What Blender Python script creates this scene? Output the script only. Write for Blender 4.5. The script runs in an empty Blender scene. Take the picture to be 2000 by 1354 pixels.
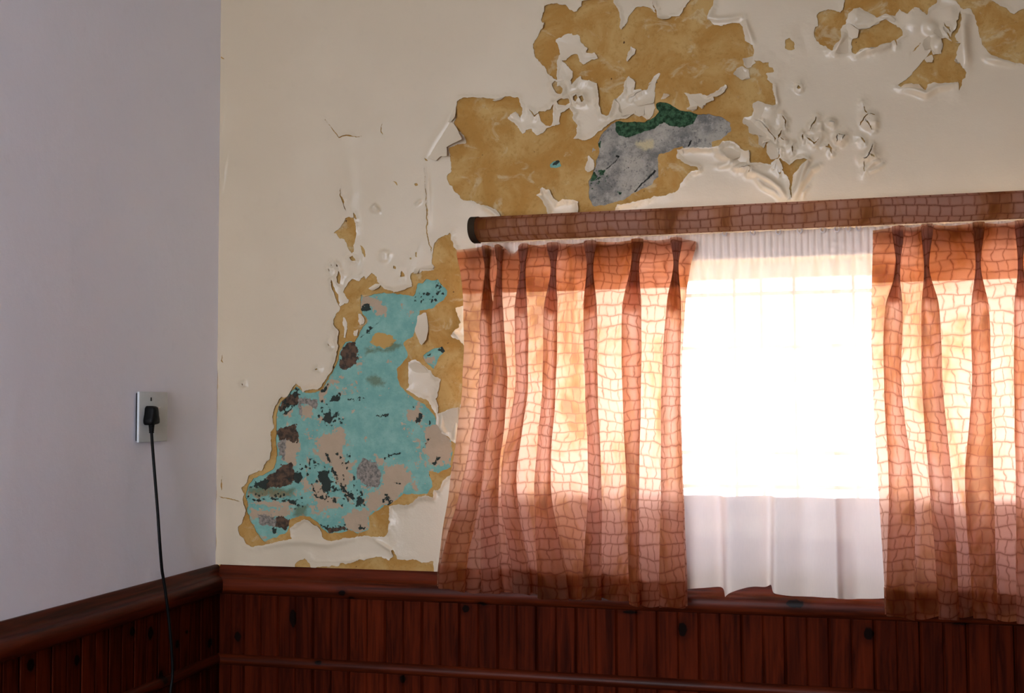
import bpy, bmesh, math, random
import numpy as np
from mathutils import Vector, Matrix
random.seed(7)
SC = bpy.context.scene
COL = SC.collection

# ------------------------------------------------------------------ camera
F, YAW, PITCH, ROLL = 2213.97, 0.255260, 0.0551460, -0.00471628
CAM = Vector((1.247018, -2.235156, 1.282329))
_r0 = Vector((math.cos(YAW), math.sin(YAW), 0))
FWD = Vector((-math.sin(YAW)*math.cos(PITCH), math.cos(YAW)*math.cos(PITCH), math.sin(PITCH)))
_u0 = _r0.cross(FWD)
RGT = (math.cos(ROLL)*_r0 + math.sin(ROLL)*_u0).normalized()
UP = RGT.cross(FWD).normalized()
cd = bpy.data.cameras.new('camera'); cam = bpy.data.objects.new('camera', cd); COL.objects.link(cam)
M = Matrix.Identity(4)
for i in range(3):
    M[i][0] = RGT[i]; M[i][1] = UP[i]; M[i][2] = -FWD[i]; M[i][3] = CAM[i]
cam.matrix_world = M
cd.sensor_width = 36; cd.lens = F/2000*36; cd.clip_start = .02
SC.camera = cam
# ------------------------------------------------------------------ exposure, world, lights
SC.view_settings.view_transform = 'Standard'; SC.view_settings.look = 'None'
SC.view_settings.exposure = 0.95; SC.view_settings.gamma = 1; SC.view_settings.use_curve_mapping = False
SC.cycles.use_denoising = True
SC.cycles.max_bounces = 14; SC.cycles.diffuse_bounces = 8; SC.cycles.transmission_bounces = 12
SC.cycles.transparent_max_bounces = 16; SC.cycles.caustics_reflective = False; SC.cycles.caustics_refractive = False
SKY = 10.6
w = bpy.data.worlds.new('overcast'); SC.world = w; w.use_nodes = True
bg = w.node_tree.nodes['Background']; bg.inputs[0].default_value = (.90, .95, 1.08, 1); bg.inputs[1].default_value = SKY
sl_ = bpy.data.lights.new('sun', 'SUN'); sl_.energy = 60; sl_.angle = .01; sl_.color = (1, .95, .86)   # high sun added to brighten the yard for bounce; it never enters the room
so_ = bpy.data.objects.new('sun', sl_); COL.objects.link(so_); so_.rotation_euler = (0, math.radians(38), 0); so_.location = (6, 4, 6)
# geometry numbers of the room (metres)
RX, RY, RZ = 2.75, -3.1, 2.50          # right wall, rear wall, ceiling
WX0, WX1, WZ0, WZ1 = .605, 2.30, .985, 1.578   # window opening in the back wall
def portal(name, loc, rot, sx, sy):
    l = bpy.data.lights.new(name, 'AREA'); l.shape = 'RECTANGLE'; l.size = sx; l.size_y = sy
    l.cycles.is_portal = True
    o = bpy.data.objects.new(name, l); COL.objects.link(o); o.location = loc; o.rotation_euler = rot
    return o
portal('sky_portal', ((WX0+WX1)/2, .24, (WZ0+WZ1)/2), (-math.pi/2, 0, 0), WX1-WX0, WZ1-WZ0)
portal('sky_portal', (.50, RY-.14, 1.29), (math.pi/2, 0, 0), .88, 1.14)  # portal for the added fill opening in the rear wall

# ------------------------------------------------------------------ helpers
def ray(x, y):
    return (FWD*F + RGT*(x-1000) - UP*(y-677)).normalized()
def W(x, y, yp=0.0):                      # a pixel of the 2000x1354 frame onto the plane y = yp
    d = ray(x, y); t = (yp-CAM.y)/d.y; p = CAM + d*t
    return (p.x, p.z)
def L(x, y, xp=0.0):                      # onto the plane x = xp -> (y, z)
    d = ray(x, y); t = (xp-CAM.x)/d.x; p = CAM + d*t
    return (p.y, p.z)
def tag(o, label=None, cat=None, group=None, kind=None):
    if label: o['label'] = label
    if cat: o['category'] = cat
    if group: o['group'] = group
    if kind: o['kind'] = kind
    return o
def link(name, me, mat=None, parent=None, loc=None):
    o = bpy.data.objects.new(name, me); COL.objects.link(o)
    if mat and me: me.materials.append(mat)
    if parent: o.parent = parent
    if loc: o.location = loc
    return o
def smooth(me):
    me.polygons.foreach_set('use_smooth', [True]*len(me.polygons))
def frombm(name, bm, mat, parent=None, sm=False):
    me = bpy.data.meshes.new(name); bm.normal_update(); bm.to_mesh(me); bm.free()
    if sm: smooth(me)
    return link(name, me, mat, parent)
def box(bm, a, b):
    x0, y0, z0 = a; x1, y1, z1 = b
    v = [bm.verts.new(p) for p in ((x0,y0,z0),(x1,y0,z0),(x1,y1,z0),(x0,y1,z0),(x0,y0,z1),(x1,y0,z1),(x1,y1,z1),(x0,y1,z1))]
    for f in ((0,3,2,1),(4,5,6,7),(0,1,5,4),(1,2,6,5),(2,3,7,6),(3,0,4,7)): bm.faces.new([v[i] for i in f])
def extrude_profile(bm, prof, axis, a, b, closed=True):
    """prof: list of (d, z), d = distance out of the wall. axis 'x': back wall run, 'y': left wall run"""
    def P(t, d, z): return (t, -d, z) if axis == 'x' else (d, t, z)
    va = [bm.verts.new(P(a, d, z)) for d, z in prof]; vb = [bm.verts.new(P(b, d, z)) for d, z in prof]
    n = len(prof)
    for i in range(n if closed else n-1):
        j = (i+1) % n; bm.faces.new((va[i], va[j], vb[j], vb[i]))
    bm.faces.new(va[::-1]); bm.faces.new(vb)
    bmesh.ops.recalc_face_normals(bm, faces=bm.faces)
def tube(bm, pts, r, n=10):
    pts = [Vector(p) for p in pts]; rings = []
    for i, p in enumerate(pts):
        t = (pts[min(i+1, len(pts)-1)]-pts[max(i-1, 0)]).normalized()
        a = t.orthogonal().normalized() if i == 0 else (rings_a - t*rings_a.dot(t)).normalized()
        rings_a = a; b = t.cross(a)
        rr = r[i] if isinstance(r, (list, tuple)) else r
        rings.append([bm.verts.new(p+(a*math.cos(k*2*math.pi/n)+b*math.sin(k*2*math.pi/n))*rr) for k in range(n)])
    for i in range(len(rings)-1):
        for k in range(n):
            bm.faces.new((rings[i][k], rings[i][(k+1) % n], rings[i+1][(k+1) % n], rings[i+1][k]))
    bm.faces.new(rings[0][::-1]); bm.faces.new(rings[-1])
def catmull(pts, n):
    out = []; P = [pts[0]]+list(pts)+[pts[-1]]
    for i in range(1, len(P)-2):
        p0, p1, p2, p3 = [np.array(q, float) for q in P[i-1:i+3]]
        for k in range(n):
            t = k/n
            out.append(.5*((2*p1)+(-p0+p2)*t+(2*p0-5*p1+4*p2-p3)*t*t+(-p0+3*p1-3*p2+p3)*t**3))
    out.append(np.array(pts[-1], float)); return out

# ------------------------------------------------------------------ node helpers
class NT:
    def __init__(s, name):
        s.m = bpy.data.materials.new(name); s.m.use_nodes = True; s.t = s.m.node_tree; s.t.nodes.clear()
        s.out = s.t.nodes.new('ShaderNodeOutputMaterial')
    def n(s, typ, **kw):
        nd = s.t.nodes.new('ShaderNode'+typ)
        for k, v in kw.items():
            if k.startswith('i_'):
                key = k[2:]; key = int(key) if key.isdigit() else key.replace('_', ' ')
                s.set(nd.inputs[key], v)
            else: setattr(nd, k, v)
        return nd
    def set(s, sock, v):
        if isinstance(v, bpy.types.NodeSocket): s.t.links.new(v, sock)
        elif isinstance(v, (tuple, list)) and len(v) == 3 and sock.type == 'RGBA': sock.default_value = (*v, 1)
        else: sock.default_value = v
    def math(s, op, a, b=0.0, c=None):
        nd = s.n('Math', operation=op); s.set(nd.inputs[0], a); s.set(nd.inputs[1], b)
        if c is not None: s.set(nd.inputs[2], c)
        return nd.outputs[0]
    def step(s, v, lo, hi):                      # smooth 0..1
        nd = s.n('MapRange', interpolation_type='SMOOTHSTEP'); s.set(nd.inputs[0], v)
        nd.inputs[1].default_value = lo; nd.inputs[2].default_value = hi; return nd.outputs[0]
    def mix(s, f, a, b, mode='MIX'):
        nd = s.n('Mix', data_type='RGBA', blend_type=mode)
        s.set(nd.inputs[0], f); s.set(nd.inputs[6], a); s.set(nd.inputs[7], b); return nd.outputs[2]
    def noise(s, vec, scale, detail=4, rough=.55, out=0, dist=0):
        nd = s.n('TexNoise'); s.set(nd.inputs['Vector'], vec); nd.inputs['Scale'].default_value = scale
        nd.inputs['Detail'].default_value = detail; nd.inputs['Roughness'].default_value = rough
        nd.inputs['Distortion'].default_value = dist
        return nd.outputs[out]
    def pos(s): return s.n('NewGeometry').outputs['Position']
    def attr(s, name): return s.n('Attribute', attribute_name=name).outputs['Fac']
    def scale(s, vec, sc):
        nd = s.n('Mapping'); s.set(nd.inputs[0], vec); nd.inputs['Scale'].default_value = sc; return nd.outputs[0]
    def bump(s, h, dist, strength=1.0, normal=None):
        nd = s.n('Bump'); s.set(nd.inputs['Height'], h); nd.inputs['Distance'].default_value = dist
        nd.inputs['Strength'].default_value = strength
        if normal: s.set(nd.inputs['Normal'], normal)
        return nd.outputs[0]
    def pbsdf(s, color, rough=.8, normal=None, spec=.3):
        nd = s.n('BsdfPrincipled'); s.set(nd.inputs['Base Color'], color); s.set(nd.inputs['Roughness'], rough)
        s.set(nd.inputs['Specular IOR Level'], spec)
        if normal: s.set(nd.inputs['Normal'], normal)
        return nd.outputs[0]
    def done(s, sh): s.t.links.new(sh, s.out.inputs[0]); return s.m

def mat_wallpaint(name, c1, c2, grain=.00025, rough=.6, spec=.25):
    t = NT(name); p = t.pos()
    col = t.mix(t.step(t.noise(p, 3.5, 4), .35, .7), c1, c2)
    col = t.mix(t.math('MULTIPLY', t.step(t.noise(p, 40, 3), .55, .8), .12), col, tuple(x*.8 for x in c1))
    b = t.bump(t.noise(p, 260, 3), grain, .7)
    b = t.bump(t.noise(p, 14, 3), .0022, .6, b)
    return t.done(t.pbsdf(col, rough, b, spec))
def mat_ochre():
    t = NT('ochre_plaster'); p = t.pos()
    col = t.mix(t.step(t.noise(p, 11, 6, .62, dist=.8), .36, .66), (.40, .205, .048), (.50, .315, .11))
    pale = t.step(t.noise(t.scale(p, (1, 1, 1.3)), 17, 5, .6, dist=1.2), .56, .68)
    col = t.mix(t.math('MULTIPLY', pale, .6), col, (.55, .44, .26))
    col = t.mix(t.math('MULTIPLY', t.step(t.noise(p, 150, 3), .52, .7), .35), col, (.30, .15, .03))
    spk = t.step(t.noise(p, 75, 1, .3), .22, .18)
    col = t.mix(spk, col, (.10, .05, .02))
    b = t.bump(t.noise(p, 90, 6, .65), .0016, .8)
    return t.done(t.pbsdf(col, .85, b, .15))
def mat_teal():
    t = NT('old_turquoise_paint'); p = t.pos()
    n1 = t.noise(p, 150, 4, .7); n0 = t.noise(p, 55, 3, .6); n2 = t.noise(p, 480, 2, .6); n3 = t.noise(p, 34, 5, .6)
    def region(name, jag, lo=-.5, hi=.5, fine=1.5):
        v = t.math('ADD', t.math('ADD', t.attr(name), t.math('MULTIPLY', t.math('SUBTRACT', n1, .5), jag)), t.math('MULTIPLY', t.math('SUBTRACT', n0, .5), jag*1.3))
        v = t.math('ADD', v, t.math('MULTIPLY', t.math('SUBTRACT', n2, .5), fine))
        return t.step(v, lo, hi)
    col = t.mix(t.step(n3, .35, .7), (.15, .335, .28), (.225, .42, .345))
    col = t.mix(t.math('MULTIPLY', t.step(n1, .5, .75), .25), col, (.08, .21, .165))
    beige = (.47, .34, .225)
    sp = t.math('MULTIPLY', t.step(t.noise(p, 62, 3, .6), .655, .68), .9)
    col = t.mix(sp, col, beige)
    col = t.mix(region('beige', 27), col, t.mix(n3, beige, (.36, .27, .17)))
    col = t.mix(region('ochre', 9), col, (.46, .27, .07))
    col = t.mix(t.math('MULTIPLY', region('olive', 10, -6, 5), .75), col, (.10, .12, .05))
    col = t.mix(region('brown', 12), col, t.mix(t.step(t.noise(p, 90, 5), .4, .6), (.035, .022, .012), (.105, .055, .028)))
    col = t.mix(region('grey', 12), col, t.mix(t.step(n1, .35, .65), (.12, .105, .085), (.30, .25, .20)))
    col = t.mix(region('dark', 14), col, (.018, .026, .018))
    b = t.bump(t.math('SUBTRACT', t.noise(p, 60, 6, .7), t.math('MULTIPLY', region('dark', 14), .8)), .0022, .8)
    return t.done(t.pbsdf(col, .6, b, .25))
def mat_concrete():
    t = NT('bare_grey_render'); p = t.pos()
    n1 = t.noise(p, 60, 8, .75); n3 = t.noise(p, 18, 4, .6); n2 = t.noise(p, 330, 3, .7)
    col = t.mix(t.step(n3, .38, .62), (.20, .19, .165), (.42, .38, .31))
    col = t.mix(t.math('MULTIPLY', t.step(n1, .50, .62), .6), col, (.47, .42, .36))
    col = t.mix(t.math('MULTIPLY', t.step(n1, .46, .36), .75), col, (.10, .095, .095))
    col = t.mix(t.math('MULTIPLY', t.step(n2, .60, .70), .8), col, (.06, .06, .055))
    g = t.step(t.math('ADD', t.attr('green'), t.math('MULTIPLY', t.math('SUBTRACT', n2, .5), 5.)), -.4, .4)
    gc = t.mix(t.step(t.noise(p, 110, 5, .7), .4, .62), (.018, .04, .018), (.060, .135, .065))
    col = t.mix(g, col, gc)
    y = t.step(t.math('ADD', t.attr('yellow'), t.math('MULTIPLY', t.math('SUBTRACT', n1, .5), 30.)), -4, 5)
    col = t.mix(y, col, (.55, .46, .27))
    d = t.step(t.math('ADD', t.attr('dark'), t.math('MULTIPLY', t.math('SUBTRACT', n2, .5), 3.)), -.5, .5)
    col = t.mix(d, col, (.02, .02, .016))
    b = t.bump(t.noise(p, 120, 8, .7), .004, .9)
    return t.done(t.pbsdf(col, .9, b, .15))
def mat_wood(name, base=(.155, .030, .008), dark=(.045, .009, .003), along='z', knots=(), rough=.5, spec=.2):
    t = NT(name); p = t.pos(); oi = t.n('ObjectInfo').outputs['Random']
    off = t.n('CombineXYZ'); t.set(off.inputs[0], t.math('MULTIPLY', oi, 7.3)); t.set(off.inputs[1], t.math('MULTIPLY', oi, 3.1))
    v = t.n('VectorMath', operation='ADD'); t.set(v.inputs[0], p); t.set(v.inputs[1], off.outputs[0]); v = v.outputs[0]
    sc = {'z': (1, 1, .06), 'x': (.05, 1, 1), 'y': (1, .05, 1)}[along]
    g = t.noise(t.scale(v, sc), 95, 5, .6, dist=.9)
    g2 = t.noise(t.scale(v, tuple(min(1, q*2.2) for q in sc)), 22, 3, .5, dist=1.5)
    col = t.mix(t.step(g, .35, .68), dark, base)
    col = t.mix(t.math('MULTIPLY', t.step(g2, .4, .7), .5), col, tuple(q*1.45 for q in base))
    col = t.mix(t.math('MULTIPLY', oi, .45), col, dark)
    if knots:
        acc = None
        sx = t.n('SeparateXYZ'); t.set(sx.inputs[0], p)
        for ax, a, z, ra, rz in knots:
            q = sx.outputs['X' if ax == 'x' else 'Y']
            da = t.math('MULTIPLY', t.math('SUBTRACT', q, a), 1/ra); dz = t.math('MULTIPLY', t.math('SUBTRACT', sx.outputs['Z'], z), 1/rz)
            dd = t.math('SQRT', t.math('ADD', t.math('MULTIPLY', da, da), t.math('MULTIPLY', dz, dz)))
            acc = dd if acc is None else t.math('MINIMUM', acc, dd)
        acc = t.math('ADD', acc, t.math('MULTIPLY', t.math('SUBTRACT', t.noise(p, 90, 3), .5), .9))
        halo = t.math('MULTIPLY', t.step(acc, 2.4, 1.0), .55)
        col = t.mix(halo, col, tuple(q*.8 for q in dark))
        col = t.mix(t.step(acc, 1.1, .8), col, (.006, .002, .001))
    b = t.bump(g, .0006, .5)
    return t.done(t.pbsdf(col, rough, b, spec))
def mat_print(name, trans=.5, clear=.10, tone=0.0, cell=(66, 47), fade=1.0, shade=.36, wob=1.0):
    """coarse brown net print on thin cream, pink and orange cloth; uv in metres"""
    t = NT(name); uv = t.n('UVMap', uv_map='cloth').outputs[0]
    o = t.n('VectorMath', operation='MULTIPLY_ADD'); t.set(o.inputs[0], t.noise(uv, 7, 2, .5, out=1)); o.inputs[1].default_value = (.04*wob, .06*wob, 0); t.set(o.inputs[2], uv)
    o2 = t.n('VectorMath', operation='MULTIPLY_ADD'); t.set(o2.inputs[0], t.noise(uv, 48, 1, .5, out=1)); o2.inputs[1].default_value = (.011*wob, .010*wob, 0); t.set(o2.inputs[2], o.outputs[0])
    sx = t.n('SeparateXYZ'); t.set(sx.inputs[0], o2.outputs[0])
    vv = t.math('MULTIPLY', sx.outputs['Y'], cell[1]); row = t.math('FLOOR', vv); fv = t.math('SUBTRACT', vv, row)
    rw_ = t.n('TexWhiteNoise', noise_dimensions='1D'); t.set(rw_.inputs['W'], row)
    uu = t.math('ADD', t.math('MULTIPLY', sx.outputs['X'], cell[0]), t.math('MULTIPLY', rw_.outputs['Value'], .55)); cl = t.math('FLOOR', uu); fu = t.math('SUBTRACT', uu, cl)
    dv = t.math('ABSOLUTE', t.math('SUBTRACT', fv, .5)); du = t.math('ABSOLUTE', t.math('SUBTRACT', fu, .5))     # .5 on a line
    jit = t.math('MULTIPLY', t.math('SUBTRACT', t.noise(uv, 210, 2), .5), .09)
    n14 = t.noise(uv, 16, 3)
    lh = t.math('MULTIPLY', t.step(t.math('ADD', dv, jit), .425, .49), t.step(n14, .25, .55))
    lv = t.math('MULTIPLY', t.step(t.math('ADD', du, jit), .435, .49), t.step(t.noise(uv, 23, 3), .30, .52))
    line = t.math('MULTIPLY', t.math('MAXIMUM', lh, lv), .88)
    halo = t.math('MAXIMUM', t.step(dv, .26, .5), t.step(du, .30, .5))
    bl = t.noise(t.scale(uv, (1.15, .42, 1)), 9, 4, .62, dist=.6)
    pk = (.93, .64, .54); tn = (.74, .35, .09); br = (.28, .09, .02)
    f1 = t.step(t.math('ADD', bl, tone), .43, .64)
    col = t.mix(f1, pk, tn)
    col = t.mix(t.math('MULTIPLY', t.step(t.math('ADD', bl, tone), .54, .68), .85), col, br)
    cw = t.n('TexWhiteNoise', noise_dimensions='2D'); cv = t.n('CombineXYZ'); t.set(cv.inputs[0], cl); t.set(cv.inputs[1], row); t.set(cw.inputs['Vector'], cv.outputs[0])
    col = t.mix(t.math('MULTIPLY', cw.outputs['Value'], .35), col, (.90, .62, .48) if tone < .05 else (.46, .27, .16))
    col = t.mix(t.math('MULTIPLY', halo, .42), col, (.52, .20, .07))
    weave = t.noise(t.scale(uv, (1.6, 1, 1)), 900, 2, .7)
    col = t.mix(t.math('MULTIPLY', t.step(weave, .4, .7), .20), col, (.35, .16, .07))
    colt = t.mix(t.math('MULTIPLY', line, .85), col, (.36, .12, .07))
    col = t.mix(line, col, (.10, .026, .010))
    nb = t.bump(weave, .0004, .5)
    d = t.n('BsdfDiffuse'); t.set(d.inputs[0], t.mix(1.0, col, (shade, shade*.93, shade*.9), 'MULTIPLY')); t.set(d.inputs['Normal'], nb)
    if trans == 0: return t.done(d.outputs[0])
    tc = t.mix(.12*fade, colt, (1.0, .80, .72), 'MIX')
    tr = t.n('BsdfTranslucent'); t.set(tr.inputs[0], tc)
    m1 = t.n('MixShader'); m1.inputs[0].default_value = trans; t.set(m1.inputs[1], d.outputs[0]); t.set(m1.inputs[2], tr.outputs[0])
    tp = t.n('BsdfTransparent'); t.set(tp.inputs[0], tc)
    m2 = t.n('MixShader'); m2.inputs[0].default_value = clear; t.set(m2.inputs[1], m1.outputs[0]); t.set(m2.inputs[2], tp.outputs[0])
    return t.done(m2.outputs[0])
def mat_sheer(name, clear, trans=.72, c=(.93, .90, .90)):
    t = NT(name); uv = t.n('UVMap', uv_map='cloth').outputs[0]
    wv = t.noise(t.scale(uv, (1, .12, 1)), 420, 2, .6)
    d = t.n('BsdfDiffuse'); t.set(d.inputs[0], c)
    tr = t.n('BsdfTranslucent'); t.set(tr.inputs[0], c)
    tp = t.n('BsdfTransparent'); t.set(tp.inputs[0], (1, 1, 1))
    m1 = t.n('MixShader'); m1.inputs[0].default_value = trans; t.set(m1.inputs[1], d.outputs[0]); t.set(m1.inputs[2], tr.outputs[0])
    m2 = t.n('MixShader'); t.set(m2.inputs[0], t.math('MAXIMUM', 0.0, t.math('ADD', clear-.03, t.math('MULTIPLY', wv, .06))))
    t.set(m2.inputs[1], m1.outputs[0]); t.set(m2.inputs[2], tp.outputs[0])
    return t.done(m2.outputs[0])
def mat_plain(name, c, rough=.5, spec=.4, grain=0, gs=300):
    t = NT(name); p = t.pos()
    col = t.mix(t.step(t.noise(p, 25, 3), .3, .7), c, tuple(q*.9 for q in c))
    b = t.bump(t.noise(p, gs, 3), grain, .6) if grain else None
    return t.done(t.pbsdf(col, rough, b, spec))
def mat_glass():
    t = NT('window_glass')
    g = t.n('BsdfGlossy'); g.inputs['Roughness'].default_value = .02
    tp = t.n('BsdfTransparent'); t.set(tp.inputs[0], (.97, .98, .97))
    fr = t.n('Fresnel'); fr.inputs[0].default_value = 1.45
    m = t.n('MixShader'); t.set(m.inputs[0], t.math('MULTIPLY', fr.outputs[0], .8)); t.set(m.inputs[1], tp.outputs[0]); t.set(m.inputs[2], g.outputs[0])
    return t.done(m.outputs[0])

CREAM = mat_wallpaint('cream_wall_paint', (.60, .495, .35), (.64, .535, .385), rough=.34, spec=.5)
BLUEW = mat_wallpaint('pale_blue_white_wall_paint', (.80, .81, .92), (.82, .83, .93))
WHITE = mat_plain('white_ceiling_paint', (.7, .68, .62), .8, .2, .0003)
OCHRE = mat_ochre(); TEAL = mat_teal(); CONC = mat_concrete()
PRINT = mat_print('crackle_print_cloth', .91, .06)
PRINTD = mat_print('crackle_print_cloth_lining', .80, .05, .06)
PELM = mat_print('pelmet_cloth', .60, .03, .02, (52, 46), shade=.33, wob=.45)
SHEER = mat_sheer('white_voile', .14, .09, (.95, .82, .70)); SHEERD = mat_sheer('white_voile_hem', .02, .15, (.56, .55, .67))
BLACK = mat_plain('black_rubber', (.003, .003, .003), .5, .15)
PLATE = mat_plain('white_plastic', (.60, .64, .66), .35, .4)
STEEL = mat_plain('white_painted_steel', (.55, .52, .48), .5, .3)
BRAID = mat_plain('brown_braid', (.035, .022, .012), .9, .1, .0006, 500)
PLAST = mat_plain('clear_white_nylon', (.75, .70, .70), .3, .5)
GLASS = mat_glass()

# ------------------------------------------------------------------ the room
wall_back = None
def wallbox(name, boxes, mat, parent=None):
    bm = bmesh.new()
    for a, b in boxes: box(bm, a, b)
    o = frombm(name, bm, mat, parent)
    if parent is None: tag(o, kind='structure')
    return o
T = .24
wall_back = wallbox('wall_back', [((-.2, 0, 0), (WX0, T, RZ)), ((WX1, 0, 0), (RX+.2, T, RZ)),
                                  ((WX0, 0, 0), (WX1, T, WZ0)), ((WX0, 0, WZ1), (WX1, T, RZ))], OCHRE)
wall_left = wallbox('wall_left', [((-.2, RY, 0), (0, 0, RZ))], BLUEW)
wallbox('wall_right', [((RX, RY, 0), (RX+.2, 0, RZ))], mat_plain('brown_bounce_cut_wall', (.30, .22, .15), .8))  # unseen wall, darkened to cut bounce light on the right side
# rear wall; its unseen window is added to fill the room with light
ax0, ax1, az0, az1 = .06, .94, .72, 1.86
wallbox('wall_rear', [((-.2, RY-.2, 0), (ax0, RY, RZ)), ((ax1, RY-.2, 0), (RX+.2, RY, RZ)),
                      ((ax0, RY-.2, 0), (ax1, RY, az0)), ((ax0, RY-.2, az1), (ax1, RY, RZ))], CREAM)
wallbox('ceiling', [((-.2, RY-.2, RZ), (RX+.2, T, RZ+.15))], WHITE)
FLOORM = mat_wood('floor_boards', (.10, .035, .014), (.05, .015, .006), 'y')
wallbox('floor', [((-.2, RY-.2, -.1), (RX+.2, T, 0))], FLOORM)
t = NT('pale_bounce_yard'); YARD = t.done(t.pbsdf(t.mix(t.noise(t.pos(), 3), (.55, .5, .44), (.65, .6, .53)), .9))
wallbox('ground', [((-12, T+.02, -.35), (16, 14, -.25))], YARD)  # unseen pale yard added to bounce light in through the window
# frame of the added fill opening behind the camera
rw = bpy.data.objects.new('fill_window', None); COL.objects.link(rw); rw.location = (0, 0, 0); tag(rw, kind='structure')
bm = bmesh.new()
for a, b in (((ax0, RY-.12, az0), (ax0+.05, RY-.08, az1)), ((ax1-.05, RY-.12, az0), (ax1, RY-.08, az1)), ((ax0+.05, RY-.12, az0), (ax1-.05, RY-.08, az0+.05)), ((ax0+.05, RY-.12, az1-.05), (ax1-.05, RY-.08, az1))): box(bm, a, b)
frombm('window_frame', bm, STEEL, rw)
for k in (1,):
    xx = ax0+(ax1-ax0)*k/2; bm = bmesh.new(); box(bm, (xx-.02, RY-.12, az0+.05), (xx+.02, RY-.08, az1-.05)); frombm('mullion', bm, STEEL, rw)

# ------------------------------------------------------------------ layered peeling wall: numpy fields
H = .00125
GX0, GX1, GZ0, GZ1 = 0.0, 2.32, .93, 2.40
NXc, NZc = int(round((GX1-GX0)/H/8))*8, int(round((GZ1-GZ0)/H/8))*8
GX1 = GX0+NXc*H; GZ1 = GZ0+NZc*H
def lattice(x, z, seed):
    rs = np.random.RandomState(seed); R = rs.rand(257, 257).astype(np.float32)
    xi = np.floor(x).astype(np.int32); zi = np.floor(z).astype(np.int32)
    fx = x-xi; fz = z-zi; fx = fx*fx*(3-2*fx); fz = fz*fz*(3-2*fz)
    a = xi & 255; b = zi & 255
    return (R[a, b]*(1-fx)+R[a+1, b]*fx)*(1-fz)+(R[a, b+1]*(1-fx)+R[a+1, b+1]*fx)*fz-.5
def fbm(x, z, size, octv=3, seed=0, g=.5):
    o = 0; amp = 1
    for k in range(octv):
        o = o+amp*lattice(x/size+k*17.3, z/size+k*31.7, seed*13+k); size /= 2.1; amp *= g
    return o
def sdf_poly(X, Z, P):
    P = np.array(P, np.float32); n = len(P)
    d = np.full(X.shape, 1e9, np.float32); s = np.ones(X.shape, bool)
    for i in range(n):
        a = P[i]; b = P[i-1]; e = b-a; wx = X-a[0]; wz = Z-a[1]
        tt = np.clip((wx*e[0]+wz*e[1])/(e@e+1e-12), 0, 1)
        dx = wx-e[0]*tt; dz = wz-e[1]*tt; d = np.minimum(d, dx*dx+dz*dz)
        c = (a[1] > Z) != (b[1] > Z)
        if abs(e[1]) > 1e-12:
            s ^= c & (X < e[0]*(Z-a[1])/e[1]+a[0])
    d = np.sqrt(d); return np.where(s, -d, d)          # + inside
class Grid:
    def __init__(s, x0, z0, nx, nz, h=H, warp=.0022, seed=1, wsize=.011):
        s.x0, s.z0, s.nx, s.nz, s.h = x0, z0, nx, nz, h
        s.X = (x0+h*np.arange(nx+1, dtype=np.float32))[:, None]+np.zeros((1, nz+1), np.float32)
        s.Z = (z0+h*np.arange(nz+1, dtype=np.float32))[None, :]+np.zeros((nx+1, 1), np.float32)
        s.XW = s.X+warp*fbm(s.X, s.Z, wsize, 3, seed, .62)*1.6; s.ZW = s.Z+warp*fbm(s.X, s.Z, wsize, 3, seed+50, .62)*1.6
    def window(s, P, m):
        xs = [p[0] for p in P]; zs = [p[1] for p in P]
        i0 = max(0, int((min(xs)-m-s.x0)/s.h)); i1 = min(s.nx+1, int((max(xs)+m-s.x0)/s.h)+2)
        j0 = max(0, int((min(zs)-m-s.z0)/s.h)); j1 = min(s.nz+1, int((max(zs)+m-s.z0)/s.h)+2)
        return slice(i0, i1), slice(j0, j1)
    def poly(s, field, P, mode, m=.03, warp=True):
        a, b = s.window(P, m)
        if a.stop <= a.start or b.stop <= b.start: return
        X, Z = (s.XW, s.ZW) if warp else (s.X, s.Z)
        d = sdf_poly(X[a, b], Z[a, b], P)
        if mode == 'cut': field[a, b] = np.minimum(field[a, b], -d)
        else: field[a, b] = np.maximum(field[a, b], d)
    def line(s, P, r=None, m=.03, warp=True):
        a, b = s.window(P, m); X, Z = (s.XW, s.ZW) if warp else (s.X, s.Z); X = X[a, b]; Z = Z[a, b]
        d = np.full(X.shape, 1e9, np.float32); tpar = np.zeros(X.shape, np.float32)
        n = len(P)-1
        for i in range(n):
            p = P[i]; e = np.array(P[i+1], np.float32)-np.array(p, np.float32); wx = X-p[0]; wz = Z-p[1]
            tt = np.clip((wx*e[0]+wz*e[1])/(e@e+1e-12), 0, 1); q = (wx-e[0]*tt)**2+(wz-e[1]*tt)**2
            mk = q < d; d = np.where(mk, q, d); tpar = np.where(mk, (i+tt)/n, tpar)
        return a, b, np.sqrt(d), tpar
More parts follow.
